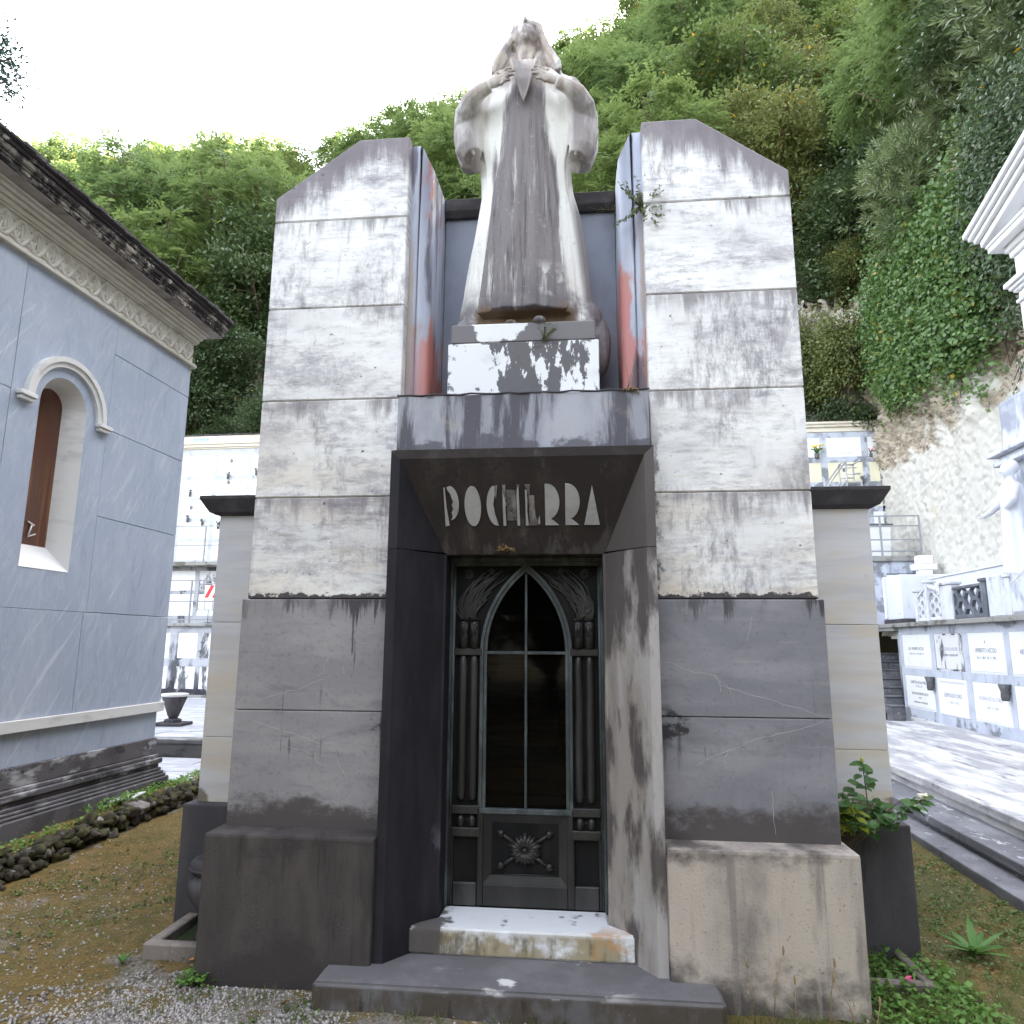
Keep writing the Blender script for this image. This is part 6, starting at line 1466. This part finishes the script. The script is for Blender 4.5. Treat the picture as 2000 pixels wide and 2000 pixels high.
# ------------------------------------------------------------------ grave borders, urn, rose
M_bord = stone('grave_border_stone', (.25, .21, .185), [dict(s=(5, 5, 4), d=7, lo=.45, hi=.66, c=(.12, .10, .09), a=.85), dict(s=(20, 20, 20), d=5, lo=.55, hi=.65, c=(.33, .27, .22), a=.6)], rough=.9, bump=.35, isl=3)
def border(label, x0, x1, y0, y1, h, w_, z=0):
    t = thing('grave_border', label, 'grave border', (x0, y0, z)); m = MB()
    m.box(0, x1 - x0, 0, w_, -.05, h, .008); m.build('rail', M_bord, t)
    m = MB(); m.box(*((0, w_) if x0 < 0 else (x1 - x0 - w_, x1 - x0)), w_ + .002, y1 - y0, -.05, h, .008); m.build('rail', M_bord, t)
    m = MB(); m.box(.02, x1 - x0 - .02, w_ + .0, y1 - y0, -.05, h * .35, .004); m.build('soil', M_hill, t)
border('low stone grave border holding the dark urn, left of the tomb', -2.13, -1.70, .04, .52, .085, .07)
border('low lichened grave border in the clover, right of the tomb', 1.70, 2.13, .11, .52, .05, .055)
u = thing('grave_urn', 'dark squat stone urn with ringed rim inside the left grave border', 'urn', (-1.86, .30, .03))
m = MB(); m.box(-.07, .07, -.07, .07, 0, .05, .008); m.lathe([(.06, .051), (.045, .08), (.05, .10)], (0, 0, 0), 14); m.build('foot', M_flankbase, u)
m = MB(); m.lathe([(.05, .101), (.10, .17), (.148, .25), (.158, .30), (.15, .335), (.128, .352), (.12, .36)], (0, 0, 0), 20); m.build('bowl', M_flankbase, u)
m = MB(); m.lathe([(.12, .361), (.138, .372), (.15, .39), (.148, .42), (.13, .445), (.10, .45), (.085, .43)], (0, 0, 0), 20); m.lathe([(.148, .385), (.156, .395), (.148, .405)], (0, 0, 0), 20)
m.build('rim', M_cap, u)
def ovate(m_, base, ax, nrm, L, W):
    ax = Vector(ax).normalized(); nrm = Vector(nrm).normalized(); sd = ax.cross(nrm).normalized(); nrm = sd.cross(ax)
    b = bmesh.new(); prof = ((.0, .0), (.15, .30), (.4, .5), (.65, .42), (.88, .18), (1, 0)); c = []; l = []; r = []
    for t, w_ in prof:
        cv = b.verts.new(Vector(base) + ax * L * t - nrm * (.12 * L * t * t)); c.append(cv)
        if w_: l.append(b.verts.new(cv.co + sd * W * w_ + nrm * W * .14)); r.append(b.verts.new(cv.co - sd * W * w_ + nrm * W * .14))
        else: l.append(cv); r.append(cv)
    for i in range(5):
        for s_ in (l, r):
            q = [c[i], c[i + 1], s_[i + 1], s_[i]]; q2 = []
            for v in q:
                if v not in q2: q2.append(v)
            if len(q2) > 2: b.faces.new(q2 if s_ is l else q2[::-1])
    m_.add(b)
L_rose = leafmat('rose_leaf', (.055, .135, .04), (.095, .19, .055), (.07, .15, .04), trans=.3, rough=.4, spec=.4)
L_rosey = leafmat('yellowing_rose_leaf', (.25, .30, .03), (.36, .36, .05), trans=.35, rough=.5)
ro = thing('rose_bush', 'green rose bush with yellowing leaves and a white rose beside the right plinth', 'rose bush', (1.93, .42, .05))
m = MB(); lf = MB(); ly = MB()
tips = []
for k in range(16):
    a = rnd.uniform(0, 6.28); e = Vector((.23 * math.cos(a) * rnd.uniform(.2, 1.1), .13 * math.sin(a) - .10, rnd.uniform(.74, .95)))
    s0 = Vector((-.21 + rnd.uniform(-.03, .03), .02 + rnd.uniform(-.03, .03), .0)); mid = Vector((-.13 + e.x * .25, e.y * .4, .60))
    m.tube([s0, mid, e], [.005, .004, .0025], 5); tips.append((mid, e))
tips.append((Vector((0, -.1, .8)), Vector((-.02, -.12, 1.05)))); tips.append((Vector((.1, -.1, .75)), Vector((.30, -.1, .86)))); tips.append((Vector((-.1, -.1, .75)), Vector((-.24, -.12, .80))))
for a, e in tips[-3:]: m.tube([Vector((-.13, -.03, .60)), a, e], [.006, .004, .003], 5)
for a, e in tips:
    for k in range(11):
        p = a.lerp(e, .45 + .6 * k / 10) + Vector((rnd.uniform(-.03, .03), rnd.uniform(-.03, .03), rnd.uniform(-.02, .02))); th = rnd.uniform(0, 6.28)
        d = Vector((math.cos(th), math.sin(th) - .3, rnd.uniform(-.5, .2))); tgt = ly if (p.x < -.08 and p.z < .86 and rnd.random() < .5) else lf
        ovate(tgt, p, d, (rnd.uniform(-.5, .5), rnd.uniform(-.9, -.1), 1), rnd.uniform(.06, .095), rnd.uniform(.04, .06))
m.build('stems', M_bark, ro); lf.build('leaves', L_rose, ro); ly.build('leaves', L_rosey, ro, 'yellowing rose leaves')
M_rosew = stone('white_petal', (.80, .74, .62), rough=.6, bump=0)
m = MB()
for k in range(12):
    a = k * 2.4; r = .006 + .0016 * k
    m.ell((.30 + r * math.cos(a), -.1 + r * math.sin(a), .872 + .003 * math.sin(k)), (.014, .006, .016), Matrix.Rotation(a, 3, 'Z'), 6)
m.build('rose_bloom', M_rosew, ro)
m = MB(); m.ell((-.02, -.12, 1.065), (.011, .011, .019), None, 8); m.build('bud', stone('rose_bud', (.42, .42, .12), rough=.5, bump=0), ro)

# ------------------------------------------------------------------ small plants on the masonry
L_small = leafmat('small_wall_leaf', (.10, .13, .05), (.17, .19, .09), trans=.3)
M_stem = stone('greenish_stem', (.12, .12, .06), rough=.8, bump=0)
L_dry = leafmat('dry_straw', (.30, .22, .12), (.42, .32, .18), trans=.2, rough=.8)
def sprig(name, label, loc, n, L, spread, up, mat_l, lw=.012, leafn=16, out=(0, -1, 0)):
    t = thing(name, label, 'plant', loc); m = MB(); C = []; A = []
    for k in range(n):
        d = Vector((rnd.gauss(0, spread), rnd.gauss(0, spread * .5), up)).normalized() + Vector(out) * rnd.uniform(.1, .5); l = L * rnd.uniform(.5, 1.1)
        p0 = Vector((rnd.gauss(0, .008), -.004, 0)); p1 = p0 + d.normalized() * l * .55; p2 = p1 + (d.normalized() + Vector((rnd.gauss(0, .25), -.1, rnd.uniform(-.5, .3)))).normalized() * l * .45
        m.tube([p0, p1, p2], [.0016, .0012, .0008], 4)
        for i in range(leafn):
            q = p0.lerp(p1, i / leafn * 2) if i < leafn / 2 else p1.lerp(p2, i / leafn * 2 - 1)
            C.append(q); A.append(Vector((rnd.gauss(0, 1), rnd.gauss(0, 1), rnd.gauss(.3, .8))))
    m.build('stems', M_stem, t)
    C = np.array(C); A = unit(np.array(A)); k = len(C); V, F = quads_leaf(C, A, unit(nrg.normal(size=(k, 3)) + [0, -1, .5]), lw * 1.9 * nrg.uniform(.7, 1.2, k), lw * nrg.uniform(.7, 1.2, k)); npmesh('leaves', V, F, mat_l, t)
sprig('wall_plant', 'straggly small leaved plant rooted in the joint of the right tower', (.742, .04, 4.46), 14, .21, .7, .6, L_small, .012, 26)
sprig('wall_plant', 'hanging part of the small plant below the right tower joint', (.735, .04, 4.45), 9, .20, .6, -.5, L_small, .013, 26)
sprig('wall_plant', 'tiny green plant growing from the ledge of the statue pedestal', (.128, -.006, 3.575), 9, .13, .6, .8, L_small, .008)
sprig('dry_plant', 'dry withered tuft on the lintel edge below the right niche panel', (.64, -.118, 3.205), 12, .05, 1.2, -.2, L_dry, .008, 10)
sprig('dry_plant', 'tall dry straw stalks on the lintel beside the dry tuft', (.62, -.10, 3.206), 3, .26, .25, 1, L_dry, .004, 8, (0, 0, 0))
sprig('dry_plant', 'bunch of dried brown flowers over the bronze door', (-.10, .105, 2.298), 26, .06, 1.6, .25, leafmat('dried_flower', (.20, .13, .06), (.34, .24, .12), trans=.1), .010, 10)
sprig('dry_plant', 'dry grass caught under the right end of the niche cap', (.555, .42, 4.70), 14, .16, 1.4, -.2, L_dry, .004, 6)

# ------------------------------------------------------------------ weeds, grass, litter, gravel
def inside(x, y):
    if abs(x) < 1.70 and -.215 < y: return True
    if abs(x) < .99 and -.405 < y: return True
    if abs(x) < 2.24 and y > .52: return True
    if x < -3.80: return True
    if x > 3.18 + (y - 1.3) * .028: return True
    return False
def scatter(n, reg, dens=None):
    out = []
    while len(out) < n:
        x = rnd.uniform(reg[0], reg[1]); y = rnd.uniform(reg[2], reg[3])
        if inside(x, y) or (dens and rnd.random() > dens(x, y)): continue
        out.append((x, y, gz(x, y)))
    return np.array(out)
def vnoise(x, y, s, o=0): return .5 + .5 * math.sin(x * s + 1.7 * math.sin(y * s * .8 + o) + o) * math.sin(y * s * 1.1 + 1.3 * math.sin(x * s * .7 + 2 * o))
L_clover = leafmat('ground_clover', (.075, .125, .03), (.13, .19, .055), trans=.3)
L_grass = leafmat('grass_blade', (.10, .14, .035), (.19, .21, .075), trans=.3)
L_litter = leafmat('dead_leaf', (.20, .12, .055), (.38, .28, .19), (.26, .2, .15), trans=.1, rough=.8)
def strew(name, label, P, mat, L, W, tilt, lift=.006, cl=1, spread=.02):
    P = np.repeat(P, cl, 0) + nrg.normal(size=(len(P) * cl, 3)) * [spread, spread, 0]; k = len(P); P[:, 2] += lift * nrg.uniform(.3, 2.2, k)
    A = unit(nrg.normal(size=(k, 3)) * [1, 1, tilt]); Nn = unit(nrg.normal(size=(k, 3)) * .45 + [0, 0, 1]); V, F = quads_leaf(P, A, Nn, L * nrg.uniform(.5, 1.3, k), W * nrg.uniform(.6, 1.3, k), .15)
    return tag(npmesh(name, V, F, mat), label, kind='stuff')
P = np.concatenate([scatter(330, (-3.7, -.9, -3.2, 4), lambda x, y: max(0, vnoise(x, y, 2.6, 1) - .35) ** 2 * 2.4), scatter(900, (1.5, 3.2, -2.5, 2.5), lambda x, y: max(0, vnoise(x, y, 2.2, 3) - .15)), scatter(260, (1.70, 2.25, -.7, .5))])
strew('ground_cover', 'patches of small green clover and weeds', P, L_clover, .022, .019, .5, .012, 7, .025)
P = np.concatenate([scatter(240, (1.72, 2.3, -.45, .5)), scatter(60, (-1.75, -1.6, -.25, 0.3)), np.array([(-4.15 + rnd.uniform(-.1, .12), rnd.uniform(2.4, 5.2), .19) for k in range(260)]), np.array([(-4.12 + rnd.uniform(-.1, .12), rnd.uniform(-.5, 2.6), .13) for k in range(120)])])
strew('clover', 'leafy green clover clumps in the beds', P, leafmat('clover_leaf', (.09, .19, .035), (.15, .27, .06), trans=.3), .034, .030, .5, .03, 5, .022)
P = np.concatenate([scatter(700, (-3.7, -1, -3, 4)), scatter(260, (-1, 1.6, -3, -.42)), scatter(800, (1.5, 3.15, -2.2, 3.6), lambda x, y: .35 + .65 * vnoise(x, y, 3, 2))])
P = np.concatenate([np.repeat(P, 1, 0)])
strew('leaf_litter', 'small dead leaves strewn over the ground', P, L_litter, .030, .017, .25, .006)
P = np.concatenate([scatter(5200, (-3.75, -.95, -2.6, 3.6), lambda x, y: .35 + .65 * vnoise(x, y, 5, 2)), scatter(2200, (1.6, 3.15, -2, 3.4)), scatter(500, (-1, 1.7, -1.2, -.4))])
strew('ground_debris', 'tiny pale bits and crumbs on the moss', P, leafmat('pale_debris', (.12, .085, .045), (.42, .36, .28), (.3, .24, .18), trans=.05, rough=.9), .015, .009, .3, .004)
P = np.concatenate([scatter(120, (-3.7, -1, -3, 4)), scatter(700, (1.0, 2.9, -1.6, .4), lambda x, y: .3 + .7 * vnoise(x, y, 4, 2)), scatter(120, (-1.9, 1.0, -.75, -.3))])
k = 7; P2 = np.repeat(P, k, 0) + nrg.normal(size=(len(P) * k, 3)) * [.018, .018, 0]; A = unit(nrg.normal(size=P2.shape) * [.45, .45, .1] + [0, 0, 1]); V, F = quads_leaf(P2, A, rdir(len(P2)), nrg.uniform(.025, .085, len(P2)), .004 * np.ones(len(P2)))
tag(npmesh('grass', V, F, L_grass), 'short sparse grass tufts', kind='stuff')
# gravel
def pebbles(n, reg, dens, r0, r1):
    P = scatter(n, reg, dens); T = np.array([(1, 0, 0), (-.4, .9, 0), (-.5, -.85, 0), (.1, .05, .75), (.05, 0, -.5)]); FT = np.array([(0, 1, 3), (1, 2, 3), (2, 0, 3), (1, 0, 4), (2, 1, 4), (0, 2, 4)])
    r = nrg.uniform(r0, r1, len(P)); a = nrg.uniform(0, 6.28, len(P)); ca, sa = np.cos(a), np.sin(a)
    V = T[None] * (1 + nrg.normal(size=(len(P), 5, 1)) * .25); X = V[:, :, 0] * ca[:, None] - V[:, :, 1] * sa[:, None]; Y = V[:, :, 0] * sa[:, None] + V[:, :, 1] * ca[:, None]
    V = np.stack([X, Y, V[:, :, 2]], -1) * r[:, None, None] + P[:, None, :]; F = (FT[None] + np.arange(len(P))[:, None, None] * 5).reshape(-1, 3)
    return V.reshape(-1, 3), F
def gd(x, y): return (.35 if x < -2.1 else 1) * min(1, max(0, .9 - .9 * math.hypot((x + 1.5) / 1.0, (y + .55) / .55))) + .02 + .35 * max(0, vnoise(x, y, 2.4, 5) - .66)
def gd2(x, y): return max(0, 1 - math.hypot((x + 3.35) / .5, (y + .25) / .16))
va, fa = pebbles(13000, (-3.7, 1.0, -2.2, 1.6), gd, .006, .014); vb, fb = pebbles(1800, (-3.8, -2.8, -.45, -.05), gd2, .006, .013)
M_peb = Mat('gravel_stone'); p = M_peb.n('ShaderNodeBsdfPrincipled'); cr_ = M_peb.n('ShaderNodeMix', data_type='RGBA'); M_peb.l(M_peb.island(), cr_.inputs['Factor']); cr_.inputs[6].default_value = (.11, .095, .088, 1); cr_.inputs[7].default_value = (.46, .42, .39, 1); M_peb.l(cr_.outputs[2], p.inputs['Base Color']); p.inputs['Roughness'].default_value = .8; M_peb.l(p.outputs[0], M_peb.out.inputs[0])
tag(npmesh('gravel', np.concatenate([va, vb]), np.concatenate([fa, fb + len(va)]), M_peb.m), 'grey and white gravel on the ground', kind='stuff')
# single plants
def rosette(name, label, loc, n, L, W, up, mat_):
    t = thing(name, label, 'weed', loc); m = MB()
    for k in range(n):
        a = k * 2.4 + rnd.uniform(-.3, .3); u_ = up * rnd.uniform(.5, 1.3); d = Vector((math.cos(a), math.sin(a), u_)); ovate(m, (0, 0, .005), d, (-math.cos(a) * u_, -math.sin(a) * u_, 1), L * rnd.uniform(.6, 1.1), W)
    m.build('leaves', mat_, t); m = MB(); m.tube([(0, 0, -.01), (0, 0, .02)], [.01, .006], 5); m.build('root', M_bark, t)
L_weed = leafmat('weed_leaf', (.085, .20, .045), (.13, .26, .07), trans=.3)
rosette('dandelion_weed', 'large green dandelion rosette on the grass right of the grave border', (2.56, .62, .012), 13, .24, .045, .7, L_weed)
rosette('dandelion_weed', 'small green rosette weed on the moss, front left', (-2.75, -.75, .0), 9, .07, .03, .35, L_weed)
rosette('dandelion_weed', 'small pale weed near the far rubble edging', (-2.75, 1.55, .03), 8, .08, .025, .8, L_weed)
rosette('dandelion_weed', 'small green weed at the left grave border corner', (-2.2, -.02, .0), 9, .07, .02, 1.2, L_weed)
DG = 'dry grass stalks before the right plinth'
for k, (x, y, h, lx, lab) in enumerate([(1.13, -.30, .26, -.03, 'dry grass stalk with a seed head, leftmost before the right plinth'), (1.20, -.33, .33, .06, 'tall straight dry stalk with pale tip before the right plinth'), (1.30, -.36, .22, .0, 'short green seed stalk between the dry stalks'), (1.45, -.36, .30, .03, 'pair leaning dry stalk right of the short green one'), (1.56, -.42, .26, -.10, 'curved brown dry stalk bending left'), (1.62, -.44, .18, .02, 'short pale stalk near the plinth corner')]):
    t = thing('dry_stalk', lab, 'grass stalk', (x, y, 0), 0, DG); m = MB(); m.tube([(0, 0, -.01), (lx * .4, 0, h * .6), (lx, -.01, h)], [.0028, .0022, .0015], 5)
    for q in range(3): m.tube([(lx * .2, 0, h * (.2 + .2 * q)), (lx * .2 + rnd.uniform(-.05, .05), rnd.uniform(-.03, .02), h * (.4 + .2 * q))], [.0016, .0008], 4)
    m.build('stem', L_dry, t); m = MB(); m.ell((lx * 1.06, -.01, h + .015), (.006, .006, .022), None, 7); m.build('seed_head', L_dry, t)
m = MB(); ovate(m, (0, 0, .02), (.6, -.6, .2), (0, 0, 1), .045, .022); ovate(m, (0, 0, .02), (.8, -.2, .5), (0, -.4, 1), .04, .02); o = m.build('fallen_petals', M_pink); o.location = (1.97, .11, .05); tag(o, 'bright pink fallen petal on the right grave border', 'petal')
for loc, lab in (((-1.83, -.02, .03), 'curled orange dead leaf leaning on the left grave border'), ((-1.12, -.40, .02), 'large brown dead leaf beside the front step'), ((-3.3, -.22, .02), 'orange dead leaf on the pale gravel patch, far left'), ((2.5, -.2, .02), 'orange dead leaf on the grass at the right edge')):
    m = MB(); ovate(m, (0, 0, 0), (rnd.uniform(-1, 1), rnd.uniform(-1, 0), .35), (.2, -.3, 1), .085, .05); o = m.build('dead_leaf', stone('orange_dead_leaf', (.36, .17, .06), rough=.8, bump=0)); o.location = loc; tag(o, lab, 'leaf')

fonts_to_mesh()
